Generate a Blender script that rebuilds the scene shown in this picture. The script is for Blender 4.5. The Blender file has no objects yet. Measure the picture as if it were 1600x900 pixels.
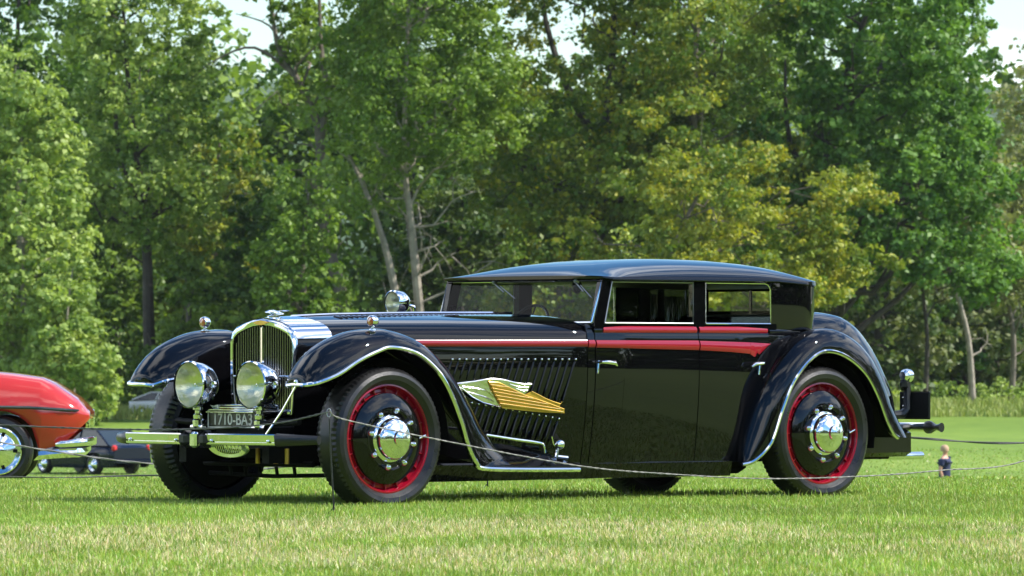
import bpy, math, random
import numpy as np
from mathutils import Vector, Matrix
from math import sin, cos, pi, radians, sqrt

S = bpy.context.scene
COL = S.collection
rng = np.random.default_rng(7)
random.seed(7)

# ------------------------------------------------------------------ camera, sky, sun, exposure
EYE = 0.963
cam = bpy.data.cameras.new("camera")
camo = bpy.data.objects.new("camera", cam)
COL.objects.link(camo)
camo.location = (0, 0, EYE)
camo.rotation_euler = (radians(90), 0, 0)
cam.sensor_width = 36
cam.lens = 9000 / 1600 * 36
cam.shift_y = 110 / 1600
cam.clip_start = 1
cam.clip_end = 3000
cam.dof.use_dof = True
cam.dof.focus_distance = 38.5
cam.dof.aperture_fstop = 12.0
S.camera = camo

SUN = Vector((0.66, -0.03, 0.75)).normalized()
S.view_settings.view_transform = 'Standard'
S.view_settings.look = 'None'
S.view_settings.exposure = 0.70
S.view_settings.gamma = 1
S.view_settings.use_curve_mapping = False

world = bpy.data.worlds.new("World")
S.world = world
world.use_nodes = True
wn, wl = world.node_tree.nodes, world.node_tree.links
bg = wn['Background']
sky = wn.new('ShaderNodeTexSky')
sky.sky_type = 'NISHITA'
sky.sun_disc = False
sky.sun_elevation = math.asin(SUN.z)
sky.sun_rotation = math.atan2(SUN.x, SUN.y)
sky.air_density = 1.0
sky.dust_density = .4
sky.ozone_density = 2.5
tc = wn.new('ShaderNodeTexCoord')
mp = wn.new('ShaderNodeMapping')
mp.inputs['Scale'].default_value = (1.0, 1.0, 2.6)
wl.new(tc.outputs['Generated'], mp.inputs['Vector'])
nz = wn.new('ShaderNodeTexNoise'); nz.noise_dimensions = '4D'; nz.inputs['W'].default_value = 4.1
nz.inputs['Scale'].default_value = 2.1
nz.inputs['Detail'].default_value = 9
nz.inputs['Roughness'].default_value = 0.58
nz.inputs['Distortion'].default_value = 0.35
wl.new(mp.outputs['Vector'], nz.inputs['Vector'])
cr = wn.new('ShaderNodeValToRGB')
cr.color_ramp.elements[0].position = 0.49
cr.color_ramp.elements[0].color = (0, 0, 0, 1)
cr.color_ramp.elements[1].position = 0.60
cr.color_ramp.elements[1].color = (0.9, 0.9, 0.9, 1)
wl.new(nz.outputs['Fac'], cr.inputs['Fac'])
mx = wn.new('ShaderNodeMixRGB')
mx.inputs['Color2'].default_value = (11.0, 11.4, 12.0, 1)
wl.new(cr.outputs['Color'], mx.inputs['Fac'])
hs = wn.new('ShaderNodeHueSaturation'); hs.inputs['Saturation'].default_value = 1.3
wl.new(sky.outputs['Color'], hs.inputs['Color'])
wl.new(hs.outputs['Color'], mx.inputs['Color1'])
wl.new(mx.outputs['Color'], bg.inputs['Color'])
bg.inputs['Strength'].default_value = 0.135

sun = bpy.data.lights.new("sun", 'SUN')
sun.energy = 5.0
sun.angle = radians(0.53)
sun.color = (1.0, 0.95, 0.86)
suno = bpy.data.objects.new("sun", sun)
COL.objects.link(suno)
suno.location = (30, 0, 40)
suno.rotation_euler = SUN.to_track_quat('Z', 'Y').to_euler()

# ------------------------------------------------------------------ helpers
def tag(o, label=None, cat=None, group=None, kind=None):
    if label: o['label'] = label
    if cat: o['category'] = cat
    if group: o['group'] = group
    if kind: o['kind'] = kind
    return o

def empty(name, loc=(0, 0, 0), rz=0.0):
    o = bpy.data.objects.new(name, None)
    o.empty_display_size = 0.2
    o.location = loc
    o.rotation_euler = (0, 0, rz)
    COL.objects.link(o)
    return o

def mesh(name, vs, fs, mat=None, parent=None, smooth=True, sharp=35, loc=None, rot=None):
    me = bpy.data.meshes.new(name)
    me.from_pydata([tuple(v) for v in vs], [], [tuple(f) for f in fs])
    me.update()
    if smooth and len(me.polygons):
        me.polygons.foreach_set('use_smooth', [True] * len(me.polygons))
        try:
            me.set_sharp_from_angle(angle=radians(sharp))
        except Exception:
            pass
    if mat: me.materials.append(mat)
    o = bpy.data.objects.new(name, me)
    if loc: o.location = loc
    if rot: o.rotation_euler = rot
    COL.objects.link(o)
    if parent: o.parent = parent
    return o

def fast_mesh(name, V, F, mat, cols=None, parent=None, smooth=False):
    """V (n,3), F (m,k) index array, cols (n,4) optional"""
    me = bpy.data.meshes.new(name)
    n, (m, k) = len(V), F.shape
    me.vertices.add(n)
    me.vertices.foreach_set('co', np.ascontiguousarray(V, dtype=np.float32).ravel())
    me.loops.add(m * k)
    me.loops.foreach_set('vertex_index', np.ascontiguousarray(F, dtype=np.int32).ravel())
    me.polygons.add(m)
    me.polygons.foreach_set('loop_start', np.arange(0, m * k, k, dtype=np.int32))
    me.polygons.foreach_set('loop_total', np.full(m, k, dtype=np.int32))
    if smooth: me.polygons.foreach_set('use_smooth', np.ones(m, dtype=bool))
    me.update(calc_edges=True)
    if cols is not None:
        a = me.color_attributes.new('col', 'FLOAT_COLOR', 'POINT')
        a.data.foreach_set('color', np.ascontiguousarray(cols, dtype=np.float32).ravel())
    me.materials.append(mat)
    o = bpy.data.objects.new(name, me)
    COL.objects.link(o)
    if parent: o.parent = parent
    return o

class G:
    """geometry gatherer: several shapes of ONE piece"""
    def __init__(s): s.v, s.f = [], []
    def add(s, v, f):
        b = len(s.v); s.v += [tuple(p) for p in v]; s.f += [tuple(i + b for i in q) for q in f]; return s
    def box(s, c, d, M=None):
        x, y, z = [q / 2 for q in d]
        v = [Vector((i * x, j * y, k * z)) for i in (-1, 1) for j in (-1, 1) for k in (-1, 1)]
        if M is not None: v = [M @ p for p in v]
        v = [p + Vector(c) for p in v]
        return s.add(v, [(0, 1, 3, 2), (4, 6, 7, 5), (0, 4, 5, 1), (2, 3, 7, 6), (0, 2, 6, 4), (1, 5, 7, 3)])
    def rbox(s, c, d, r=0.02, M=None):
        """box with chamfered edges (along all three axes)"""
        x, y, z = [q / 2 for q in d]
        r = min(r, x * .9, y * .9, z * .9)
        rings = []
        for zz, ins in ((-z, r), (-z + r, 0), (z - r, 0), (z, r)):
            X, Y = x - ins, y - ins
            rings.append([Vector(p) for p in ((X, -Y + r, zz), (X, Y - r, zz), (X - r, Y, zz), (-X + r, Y, zz), (-X, Y - r, zz), (-X, -Y + r, zz), (-X + r, -Y, zz), (X - r, -Y, zz))])
        v = [p for rg in rings for p in rg]
        if M is not None: v = [M @ p for p in v]
        v = [p + Vector(c) for p in v]
        f = []
        for a in range(3):
            for i in range(8):
                j = (i + 1) % 8
                f.append((a * 8 + i, a * 8 + j, a * 8 + 8 + j, a * 8 + 8 + i))
        f += [tuple(range(7, -1, -1)), tuple(range(24, 32))]
        return s.add(v, f)
    def tube(s, pts, r, n=8, cap=True):
        pts = [Vector(p) for p in pts]
        rs = r if hasattr(r, '__len__') else [r] * len(pts)
        v, f = [], []
        up = None
        for i, p in enumerate(pts):
            d = (pts[min(i + 1, len(pts) - 1)] - pts[max(i - 1, 0)]).normalized()
            if up is None:
                up = Vector((0, 0, 1)) if abs(d.z) < .9 else Vector((1, 0, 0))
            a = d.cross(up).normalized(); b = a.cross(d).normalized(); up = b
            for k in range(n):
                t = 2 * pi * k / n
                v.append(p + (a * cos(t) + b * sin(t)) * rs[i])
        for i in range(len(pts) - 1):
            for k in range(n):
                j = (k + 1) % n
                f.append((i * n + k, i * n + j, (i + 1) * n + j, (i + 1) * n + k))
        if cap:
            f += [tuple(range(n - 1, -1, -1)), tuple(range((len(pts) - 1) * n, len(pts) * n))]
        return s.add(v, f)
    def lathe(s, prof, n=32, axis='y', c=(0, 0, 0), sx=1, closed=False):
        """prof = (radius, height) pairs; height runs along the axis"""
        v, f = [], []
        for (r, h) in prof:
            for k in range(n):
                t = 2 * pi * k / n
                a, b = r * cos(t), r * sin(t)
                p = {'y': (a, h, b), 'x': (h, a, b), 'z': (a, b, h)}[axis]
                v.append((p[0] + c[0], p[1] + c[1], p[2] + c[2]))
        m = len(prof)
        for i in range(m - (0 if closed else 1)):
            i2 = (i + 1) % m
            for k in range(n):
                j = (k + 1) % n
                f.append((i * n + k, i * n + j, i2 * n + j, i2 * n + k))
        return s.add(v, f)
    def loft(s, rings, closed=False, caps=False):
        n = len(rings[0]); v = [p for r in rings for p in r]; f = []
        for i in range(len(rings) - 1):
            for k in range(n - (0 if closed else 1)):
                j = (k + 1) % n
                f.append((i * n + k, i * n + j, (i + 1) * n + j, (i + 1) * n + k))
        if caps: f += [tuple(range(n - 1, -1, -1)), tuple(range((len(rings) - 1) * n, len(rings) * n))]
        return s.add(v, f)
    def prism(s, poly, fn, t):
        """poly of (a,b), fn(a,b,d) -> point; thickness t"""
        n = len(poly)
        v = [fn(a, b, 0) for a, b in poly] + [fn(a, b, t) for a, b in poly]
        f = [tuple(range(n - 1, -1, -1)), tuple(range(n, 2 * n))]
        for i in range(n):
            j = (i + 1) % n
            f.append((i, j, n + j, n + i))
        return s.add(v, f)
    def mirror(s):
        s.v = [(x, -y, z) for x, y, z in s.v]; s.f = [tuple(reversed(q)) for q in s.f]; return s
    def build(s, name, mat, parent=None, **k):
        return mesh(name, s.v, s.f, mat, parent, **k)

def interp(x, xs, ys):
    return float(np.interp(x, xs, ys))

def catmull(pts, n=4):
    P = [np.array(p, float) for p in pts]
    out = []
    for i in range(len(P) - 1):
        p0, p1, p2, p3 = P[max(i - 1, 0)], P[i], P[i + 1], P[min(i + 2, len(P) - 1)]
        for k in range(n):
            t = k / n
            out.append(0.5 * ((2 * p1) + (-p0 + p2) * t + (2 * p0 - 5 * p1 + 4 * p2 - p3) * t * t + (-p0 + 3 * p1 - 3 * p2 + p3) * t ** 3))
    out.append(P[-1])
    return out

# ------------------------------------------------------------------ materials
def mat(name, col, rough=0.5, metal=0.0, spec=0.5, coat=0.0, bump=0.0, bscale=40, var=0.0, vscale=8, trans=0.0, ior=1.5, rvar=0.0):
    m = bpy.data.materials.new(name); m.use_nodes = True
    n, l = m.node_tree.nodes, m.node_tree.links
    b = n['Principled BSDF']
    b.inputs['Base Color'].default_value = (*col, 1)
    b.inputs['Roughness'].default_value = rough
    b.inputs['Metallic'].default_value = metal
    b.inputs['Specular IOR Level'].default_value = spec
    b.inputs['Coat Weight'].default_value = coat
    b.inputs['Coat Roughness'].default_value = 0.02
    b.inputs['Transmission Weight'].default_value = trans
    b.inputs['IOR'].default_value = ior
    t = n.new('ShaderNodeTexCoord')
    if var > 0 or rvar > 0:
        q = n.new('ShaderNodeTexNoise'); q.inputs['Scale'].default_value = vscale; q.inputs['Detail'].default_value = 6
        l.new(t.outputs['Object'], q.inputs['Vector'])
        if var > 0:
            r = n.new('ShaderNodeMapRange')
            r.inputs['From Min'].default_value = .3; r.inputs['From Max'].default_value = .7
            r.inputs['To Min'].default_value = 1 - var; r.inputs['To Max'].default_value = 1 + var
            l.new(q.outputs['Fac'], r.inputs['Value'])
            h = n.new('ShaderNodeMixRGB'); h.blend_type = 'MULTIPLY'; h.inputs['Fac'].default_value = 1
            h.inputs['Color1'].default_value = (*col, 1)
            l.new(r.outputs['Result'], h.inputs['Color2'])
            l.new(h.outputs['Color'], b.inputs['Base Color'])
        if rvar > 0:
            r = n.new('ShaderNodeMapRange')
            r.inputs['From Min'].default_value = .35; r.inputs['From Max'].default_value = .7
            r.inputs['To Min'].default_value = rough; r.inputs['To Max'].default_value = rough + rvar
            l.new(q.outputs['Fac'], r.inputs['Value'])
            l.new(r.outputs['Result'], b.inputs['Roughness'])
    if bump > 0:
        q = n.new('ShaderNodeTexNoise'); q.inputs['Scale'].default_value = bscale; q.inputs['Detail'].default_value = 4
        l.new(t.outputs['Object'], q.inputs['Vector'])
        u = n.new('ShaderNodeBump'); u.inputs['Strength'].default_value = bump; u.inputs['Distance'].default_value = 0.01
        l.new(q.outputs['Fac'], u.inputs['Height'])
        l.new(u.outputs['Normal'], b.inputs['Normal'])
    return m

BLACK = mat('black_paint', (.0022, .0022, .0028), .02, spec=.42, bump=.010, bscale=5)
CHROME = mat('chrome', (.82, .83, .84), .045, 1.0, bump=.01, bscale=30, rvar=.05, vscale=12)
REDP = mat('dark_red_paint', (.24, .004, .014), .09, coat=.5, bump=.01, bscale=6)
RIMRED = mat('wheel_red_paint', (.22, .003, .014), .14, coat=.3, var=.15, vscale=20)
RUBBER = mat('tyre_rubber', (.010, .010, .011), .27, spec=.5, var=.3, vscale=9, bump=.12, bscale=60, rvar=.15)
UNDER = mat('chassis_black', (.004, .004, .004), .5, spec=.15, var=.3, bump=.2)
GOLD = mat('gold_enamel', (.62, .38, .06), .22, .55, coat=.3, var=.12, vscale=15)
SILVER = mat('silver_plate', (.70, .70, .66), .14, 1.0, bump=1.0, bscale=7)
GOLDP = mat('pale_gold', (.85, .68, .30), .25, .8)
BRASS = mat('brass', (.55, .36, .1), .3, 1.0)
WHITEP = mat('white_enamel', (.75, .73, .62), .35)
PLATE = mat('plate_black', (.012, .012, .012), .25)
FABRIC = mat('seat_leather', (.02, .016, .014), .5, bump=.2, bscale=50)
DULLBLACK = mat('dull_black', (.012, .012, .014), .32, bump=.1)
STEEL = mat('dull_steel', (.35, .36, .37), .35, .9, var=.1)
AMBER = mat('amber_glass', (.55, .12, .03), .12, trans=.2)
ROPEM = mat('rope_fibre', (.24, .23, .21), .7, bump=.5, bscale=120, var=.3, vscale=60)
ROPED = mat('dark_rope_fibre', (.09, .09, .085), .7, var=.3, vscale=60)
TAILRED = mat('tail_lamp_red', (.6, .02, .03), .1, coat=.5)
CORAL = mat('coral_paint', (.42, .026, .018), .08, coat=.6, bump=.01, bscale=4)
NAVYP = mat('navy_paint', (.004, .008, .022), .12, spec=.35)
WHITECAR = mat('white_paint', (.78, .78, .78), .15, coat=.4)
TINT = mat('tinted_glass_dark', (.02, .03, .035), .04)
LAMPGLASS_IN = mat('lamp_reflector', (.85, .83, .66), .28, 1.0, bump=.4, bscale=34)

def glass_mat(name, tint, refl=1.0):
    m = bpy.data.materials.new(name); m.use_nodes = True
    n, l = m.node_tree.nodes, m.node_tree.links
    n.remove(n['Principled BSDF'])
    out = n['Material Output']
    tr = n.new('ShaderNodeBsdfTransparent'); tr.inputs['Color'].default_value = (*tint, 1)
    gl = n.new('ShaderNodeBsdfGlossy'); gl.inputs['Roughness'].default_value = .01
    fr = n.new('ShaderNodeFresnel'); fr.inputs['IOR'].default_value = 1.52
    ge = n.new('ShaderNodeNewGeometry')
    iv = n.new('ShaderNodeMath'); iv.operation = 'SUBTRACT'; iv.inputs[0].default_value = refl
    l.new(ge.outputs['Backfacing'], iv.inputs[1]); iv.use_clamp = False
    mz = n.new('ShaderNodeMath'); mz.operation = 'MAXIMUM'; mz.inputs[1].default_value = 0
    k2 = n.new('ShaderNodeMath'); k2.operation = 'MULTIPLY'; k2.inputs[1].default_value = 2
    l.new(ge.outputs['Backfacing'], k2.inputs[0]); l.new(k2.outputs[0], iv.inputs[1]); l.new(iv.outputs[0], mz.inputs[0])
    ml = n.new('ShaderNodeMath'); ml.operation = 'MULTIPLY'
    l.new(fr.outputs['Fac'], ml.inputs[0]); l.new(mz.outputs[0], ml.inputs[1])
    mi = n.new('ShaderNodeMixShader')
    l.new(ml.outputs[0], mi.inputs['Fac']); l.new(tr.outputs[0], mi.inputs[1]); l.new(gl.outputs[0], mi.inputs[2])
    l.new(mi.outputs[0], out.inputs['Surface'])
    return m
GLASS = glass_mat('window_glass', (.97, .985, .97), .22)
LENS = glass_mat('lamp_lens', (.95, .95, .88), 1.3)

def leaf_mat(name, trans=.32, rough=.5):
    m = bpy.data.materials.new(name); m.use_nodes = True
    n, l = m.node_tree.nodes, m.node_tree.links
    b = n['Principled BSDF']; out = n['Material Output']
    at = n.new('ShaderNodeAttribute'); at.attribute_name = 'col'
    l.new(at.outputs['Color'], b.inputs['Base Color'])
    b.inputs['Roughness'].default_value = rough
    b.inputs['Specular IOR Level'].default_value = .28
    t = n.new('ShaderNodeBsdfTranslucent')
    h = n.new('ShaderNodeMixRGB'); h.blend_type = 'MULTIPLY'; h.inputs['Fac'].default_value = 1
    h.inputs['Color2'].default_value = (1.5, 1.55, .7, 1)
    l.new(at.outputs['Color'], h.inputs['Color1']); l.new(h.outputs['Color'], t.inputs['Color'])
    mi = n.new('ShaderNodeMixShader'); mi.inputs['Fac'].default_value = trans
    l.new(b.outputs[0], mi.inputs[1]); l.new(t.outputs[0], mi.inputs[2]); l.new(mi.outputs[0], out.inputs['Surface'])
    return m
LEAF = leaf_mat('leaf')
BLADE = leaf_mat('grass_blade', .2, .5)
BARK = mat('bark', (.15, .125, .10), .85, var=.35, vscale=3, bump=.8, bscale=8)
BARKL = mat('pale_bark', (.27, .235, .19), .85, var=.35, vscale=3, bump=.8, bscale=8)
BARKD = mat('dark_bark', (.05, .042, .035), .85, var=.35, vscale=3, bump=.8, bscale=8)

def ground_mat():
    m = bpy.data.materials.new('lawn'); m.use_nodes = True
    n, l = m.node_tree.nodes, m.node_tree.links
    b = n['Principled BSDF']; b.inputs['Roughness'].default_value = .8; b.inputs['Specular IOR Level'].default_value = .15
    t = n.new('ShaderNodeTexCoord')
    def noise(sc, det, sx=1, sy=1):
        mp = n.new('ShaderNodeMapping'); mp.inputs['Scale'].default_value = (sx, sy, 1)
        l.new(t.outputs['Object'], mp.inputs['Vector'])
        q = n.new('ShaderNodeTexNoise'); q.inputs['Scale'].default_value = sc; q.inputs['Detail'].default_value = det
        l.new(mp.outputs[0], q.inputs['Vector']); return q
    a, c, d = noise(.06, 5), noise(1.3, 6), noise(25, 3)
    r = n.new('ShaderNodeValToRGB')
    e = r.color_ramp.elements
    e[0].position = .32; e[0].color = (.11, .19, .028, 1)
    e[1].position = .70; e[1].color = (.24, .32, .06, 1)
    x = e.new(.52); x.color = (.165, .26, .04, 1)
    mx = n.new('ShaderNodeMath'); mx.operation = 'MULTIPLY_ADD'; mx.inputs[1].default_value = .45
    l.new(c.outputs['Fac'], mx.inputs[0])
    mm = n.new('ShaderNodeMath'); mm.operation = 'MULTIPLY'; mm.inputs[1].default_value = .55
    l.new(a.outputs['Fac'], mm.inputs[0]); l.new(mm.outputs[0], mx.inputs[2])
    l.new(mx.outputs[0], r.inputs['Fac'])
    h = n.new('ShaderNodeMixRGB'); h.blend_type = 'MULTIPLY'; h.inputs['Fac'].default_value = .35
    l.new(r.outputs['Color'], h.inputs['Color1']); l.new(d.outputs['Fac'], h.inputs['Color2'])
    l.new(h.outputs['Color'], b.inputs['Base Color'])
    u = n.new('ShaderNodeBump'); u.inputs['Strength'].default_value = .5; u.inputs['Distance'].default_value = .05
    l.new(d.outputs['Fac'], u.inputs['Height']); l.new(u.outputs['Normal'], b.inputs['Normal'])
    return m
LAWN = ground_mat()

# ------------------------------------------------------------------ terrain
PY = [-400, 40, 50, 57, 70, 80, 130, 190, 245, 300, 420, 700]
PZ = [0, 0, -.10, -.29, -.51, -.82, -2.72, -2.75, -1.45, -.6, 4, 16]
def ground(x, y):
    z = np.interp(y, PY, PZ)
    return z
yy = np.concatenate([np.arange(-400, 0, 40), np.arange(0, 100, 2), np.arange(100, 300, 6), np.arange(300, 701, 40)])
xx = np.concatenate([np.arange(-400, -60, 40), np.arange(-60, 61, 6), np.arange(100, 401, 40)])
YG, XG = np.meshgrid(yy, xx, indexing='ij')
# smooth the profile
ZG = sum(np.interp(YG + d, PY, PZ) for d in (-4, -2, 0, 2, 4)) / 5
ZG = np.where(YG < 36, 0, ZG) + np.where(YG > 60, .12 * np.sin(XG * .11 + 1) * np.clip((YG - 60) / 60, 0, 1), 0)
def gz(x, y):
    if y < 36: return 0.0
    z = sum(np.interp(y + d, PY, PZ) for d in (-4, -2, 0, 2, 4)) / 5
    return float(z + (.12 * sin(x * .11 + 1) * min(1, (y - 60) / 60) if y > 60 else 0))
V = np.stack([XG, YG, ZG], -1).reshape(-1, 3)
ny, nx = YG.shape
idx = np.arange(ny * nx).reshape(ny, nx)
F = np.stack([idx[:-1, :-1], idx[:-1, 1:], idx[1:, 1:], idx[1:, :-1]], -1).reshape(-1, 4)
g = fast_mesh('ground', V, F, LAWN, smooth=True)
tag(g, kind='structure')

# ------------------------------------------------------------------ grass blades
def vnoise(x, y, sc, seed):
    """cheap smooth value noise on arrays"""
    r = np.random.default_rng(seed).random((256, 256))
    x = x * sc; y = y * sc
    xi, yi = np.floor(x).astype(int), np.floor(y).astype(int)
    fx, fy = x - xi, y - yi
    fx = fx * fx * (3 - 2 * fx); fy = fy * fy * (3 - 2 * fy)
    g = lambda a, b: r[a % 256, b % 256]
    return (g(xi, yi) * (1 - fx) + g(xi + 1, yi) * fx) * (1 - fy) + (g(xi, yi + 1) * (1 - fx) + g(xi + 1, yi + 1) * fx) * fy

def blades(name, x, y, z, h, w, col, lean=.5, label=None, segs=2, cat='grass'):
    n = len(x)
    a = rng.random(n) * 2 * pi
    la = rng.random(n) * 2 * pi
    ln = (rng.random(n) ** 1.2) * lean * h
    dx, dy = np.cos(a) * w / 2, np.sin(a) * w / 2
    lx, ly = np.cos(la) * ln, np.sin(la) * ln
    base = np.stack([x, y, z], -1)
    s = np.stack([dx, dy, 0 * dx], -1)
    mid = base + np.stack([lx * .35, ly * .35, h * .6], -1)
    tip = base + np.stack([lx, ly, h * np.sqrt(np.clip(1 - (ln / np.maximum(h, 1e-6)) ** 2 * .5, .3, 1))], -1)
    V = np.stack([base - s, base + s, mid + s * .75, mid - s * .75, tip], 1).reshape(-1, 3)
    b = np.arange(n)[:, None] * 5
    T = np.concatenate([b + [0, 1, 2], b + [0, 2, 3], b + [3, 2, 4]], 0)
    C = np.repeat(np.concatenate([col, np.ones((n, 1))], 1), 5, 0)
    return tag(fast_mesh(name, V, T, BLADE, C), label, kind='stuff')

def lawn_colours(x, y, n):
    dry = vnoise(x * 1.3 + y * .3, y * .45, .9, 3) * .45 + vnoise(x * 1.2, y * .6, 3.1, 4) * .35 + vnoise(x, y, 11, 5) * .2
    ed_ = 2.4 * (vnoise(x, y * .3, .8, 6) - .5)
    band = np.clip((34.6 + ed_ - y) / 1.8, 0, 1) * np.clip((y - 24.9 + ed_) / 2.0, .25, 1)
    p = np.clip((dry - .30) * 3.6, 0, 1) * band * .66 + .06
    straw = rng.random(n) < p
    g = np.stack([.19 + .09 * rng.random(n), .275 + .10 * rng.random(n), .042 + .035 * rng.random(n)], -1)
    lum = (.75 + .5 * vnoise(x, y, 1.7, 9))[:, None]
    g = g * lum
    s = np.stack([.46 + .16 * rng.random(n), .41 + .14 * rng.random(n), .22 + .10 * rng.random(n)], -1)
    return np.where(straw[:, None], s, g), straw

def scatter_lawn(y0, y1, dens, xmargin=1.0):
    # uniform per square metre inside the widening strip the lens can see
    ar = (y1 - y0) * 2 * (.0895 * y1 + xmargin)
    n = int(ar * dens)
    y = y0 + (y1 - y0) * rng.random(n)
    x = (rng.random(n) * 2 - 1) * (.0895 * y1 + xmargin)
    k = np.abs(x) < .0895 * y + xmargin
    return x[k], y[k]
x1, y1 = scatter_lawn(23.5, 40, 1500)
x2, y2 = scatter_lawn(40, 58, 520)
x = np.concatenate([x1, x2]); y = np.concatenate([y1, y2])
n = len(x)
col, straw = lawn_colours(x, y, n)
z = np.where(y < 36, 0, sum(np.interp(y + d, PY, PZ) for d in (-4, -2, 0, 2, 4)) / 5)
tuft = vnoise(x, y, 6, 11) * .6 + vnoise(x, y, 1.2, 12) * .4
h = (.026 + .030 * rng.random(n) * (.5 + tuft)) * np.where(straw, .85, 1.0)
w = np.where(y < 40, .0045 + .003 * rng.random(n), .009)
blades('grass', x, y, z - .004, h, w, col, .9)
# longer tufts against the tyres and here and there
n = 9000
x = (rng.random(n) * 2 - 1) * 4.4; y = 24 + rng.random(n) * 17
k = vnoise(x, y, 1.5, 21) > .62
x, y = x[k], y[k]; n = len(x)
col, _ = lawn_colours(x, y, n)
blades('grass', x, y, 0 * x, .05 + .035 * rng.random(n), .005 + 0 * x, col, .7)

# coarse far lawn blades so the far field is not a flat sheet
n = 70000
y = 58 + (rng.random(n) ** .8) * 150
x = (rng.random(n) * 2 - 1) * (.095 * y + 2)
col, _ = lawn_colours(x, y + 300, n)
z = np.array([gz(a, b) for a, b in zip(x, y)])
blades('grass', x, y, z, .03 + .03 * rng.random(n), .03 + .03 * rng.random(n), col, .9)
# rough bank of tall grass in front of the wood
n = 45000
y = 238 + rng.random(n) * 24
x = (rng.random(n) * 2 - 1) * 27
k = (vnoise(x, y, .25, 31) > .25) & (y > 238 + 5 * vnoise(x, y * 0, .2, 33))
x, y = x[k], y[k]; n = len(x)
z = np.array([gz(a, b) for a, b in zip(x, y)])
t = rng.random(n)[:, None]
col = (1 - t) * np.array([[.20, .28, .055]]) + t * np.array([[.34, .37, .13]])
blades('tall_grass', x, y, z, (.18 + .38 * rng.random(n)) * (.5 + vnoise(x, y, .4, 35)), .06 + .05 * rng.random(n), col, .6)

# ------------------------------------------------------------------ trees
def leaf_cloud(centres, radii, per, size, colA, colB, flat=.75, yellow=0.0, ycol=(.36, .35, .03), up=.45, hollow=.45):
    """leaf quads on and in clumps; centres (k,3) radii (k,)"""
    K = len(centres)
    per = int(per * 1.25)
    n = K * per
    ci = np.repeat(np.arange(K), per)
    NS = 15                                   # sprays per clump
    sd = rng.normal(size=(K, NS, 3)); sd /= np.linalg.norm(sd, axis=2)[:, :, None]
    sr = hollow + (1.05 - hollow) * rng.random((K, NS)) ** .7
    spray = sd * (sr * radii[:, None])[:, :, None]
    spray[:, :, 2] *= flat
    srad = radii[:, None] * (.16 + .20 * rng.random((K, NS)))
    tone = rng.normal(size=(K, NS))
    si = rng.integers(0, NS, n)
    d = rng.normal(size=(n, 3)); d /= np.linalg.norm(d, axis=1)[:, None]
    off = spray[ci, si] + d * (srad[ci, si] * (.25 + 1.0 * rng.random(n) ** .8))[:, None] * np.array([1.15, 1.15, .75])
    p = centres[ci] + off
    size = size * (.86 + .25 * rng.random(n))
    nt = tone[ci, si]
    nrm = d * .7 + rng.normal(size=(n, 3)) * .55 + np.array([0, 0, up])
    nrm /= np.linalg.norm(nrm, axis=1)[:, None]
    a = np.cross(nrm, rng.normal(size=(n, 3))); a /= np.linalg.norm(a, axis=1)[:, None]
    b = np.cross(nrm, a)
    s = size * (.55 + .9 * rng.random(n))
    a = a * (s * .62)[:, None]; b = b * (s * .42)[:, None]
    dz = nrm * (s * .12)[:, None]
    V = np.stack([p - a, p - b + dz, p + a, p + b + dz], 1).reshape(-1, 3)
    F = np.arange(n * 4).reshape(n, 4)
    t = np.clip(.55 + .22 * rng.normal(size=n) + .22 * nt + (.3 * rng.normal(size=K))[ci], 0, 1.3)[:, None]
    C = (np.array(colA)[None] * (1 - t) + np.array(colB)[None] * t) * np.array([[1.62, 1.45, 1.0]])
    if yellow > 0:
        yk = np.clip(rng.normal(size=K)[ci] * .3 + .35 * nt + yellow * 1.2 - .1, 0, 1)
        m = rng.random(n) < yk * .75
        tt = rng.random(n)[:, None]
        C = np.where(m[:, None], np.array(ycol)[None] * (.55 + .6 * tt), C)
    C = np.concatenate([C, np.ones((n, 1))], 1)
    return V, F, np.repeat(C, 4, 0)

def limb_path(a, b, wob=.12, n=5):
    a, b = np.array(a, float), np.array(b, float)
    L = np.linalg.norm(b - a)
    pts = []
    for i in range(n + 1):
        t = i / n
        p = a * (1 - t) + b * t
        if 0 < i < n: p = p + rng.normal(size=3) * wob * L * .25
        p[2] += sin(t * pi) * L * .06
        pts.append(p)
    return pts

KF = 1.06        # the whole wood stands this much farther and larger
# gaps in the wood: (px, py, half width, half height, only trees nearer than this)
HOLES = [(386, 58, 38, 38, 999), (352, 92, 14, 10, 999), (884, 64, 12, 4, 999), (1585, 8, 38, 22, 999),
         (600, 385, 62, 75, 232), (562, 295, 30, 62, 232), (640, 240, 14, 60, 229), (228, 400, 20, 120, 237), (455, 95, 42, 90, 236), (497, 190, 14, 50, 236), (955, 70, 24, 75, 235), (880, 255, 14, 45, 229), (1440, 540, 150, 45, 245), (1240, 290, 12, 40, 233), (200, 470, 45, 60, 240)]
def in_hole(X, Y, c, r):
    wx, wy, wz = (X + c[0]) * KF, Y * KF + c[1] * KF, gz(X * KF, Y * KF) + c[2] * KF
    qx, qy, pr_ = 800 + 9000 * wx / wy, 560 - 9000 * (wz - EYE) / wy, r * KF * 9000 / wy
    for hx_, hy_, a_, b_, ym in HOLES:
        e1_, e2_ = (.85, .65) if ym > 900 else (1.15, .9)
        if Y < ym and ((qx - hx_) / (a_ + pr_ * e1_)) ** 2 + ((qy - hy_) / (b_ + pr_ * e2_)) ** 2 < 1: return True
    return False
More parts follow.
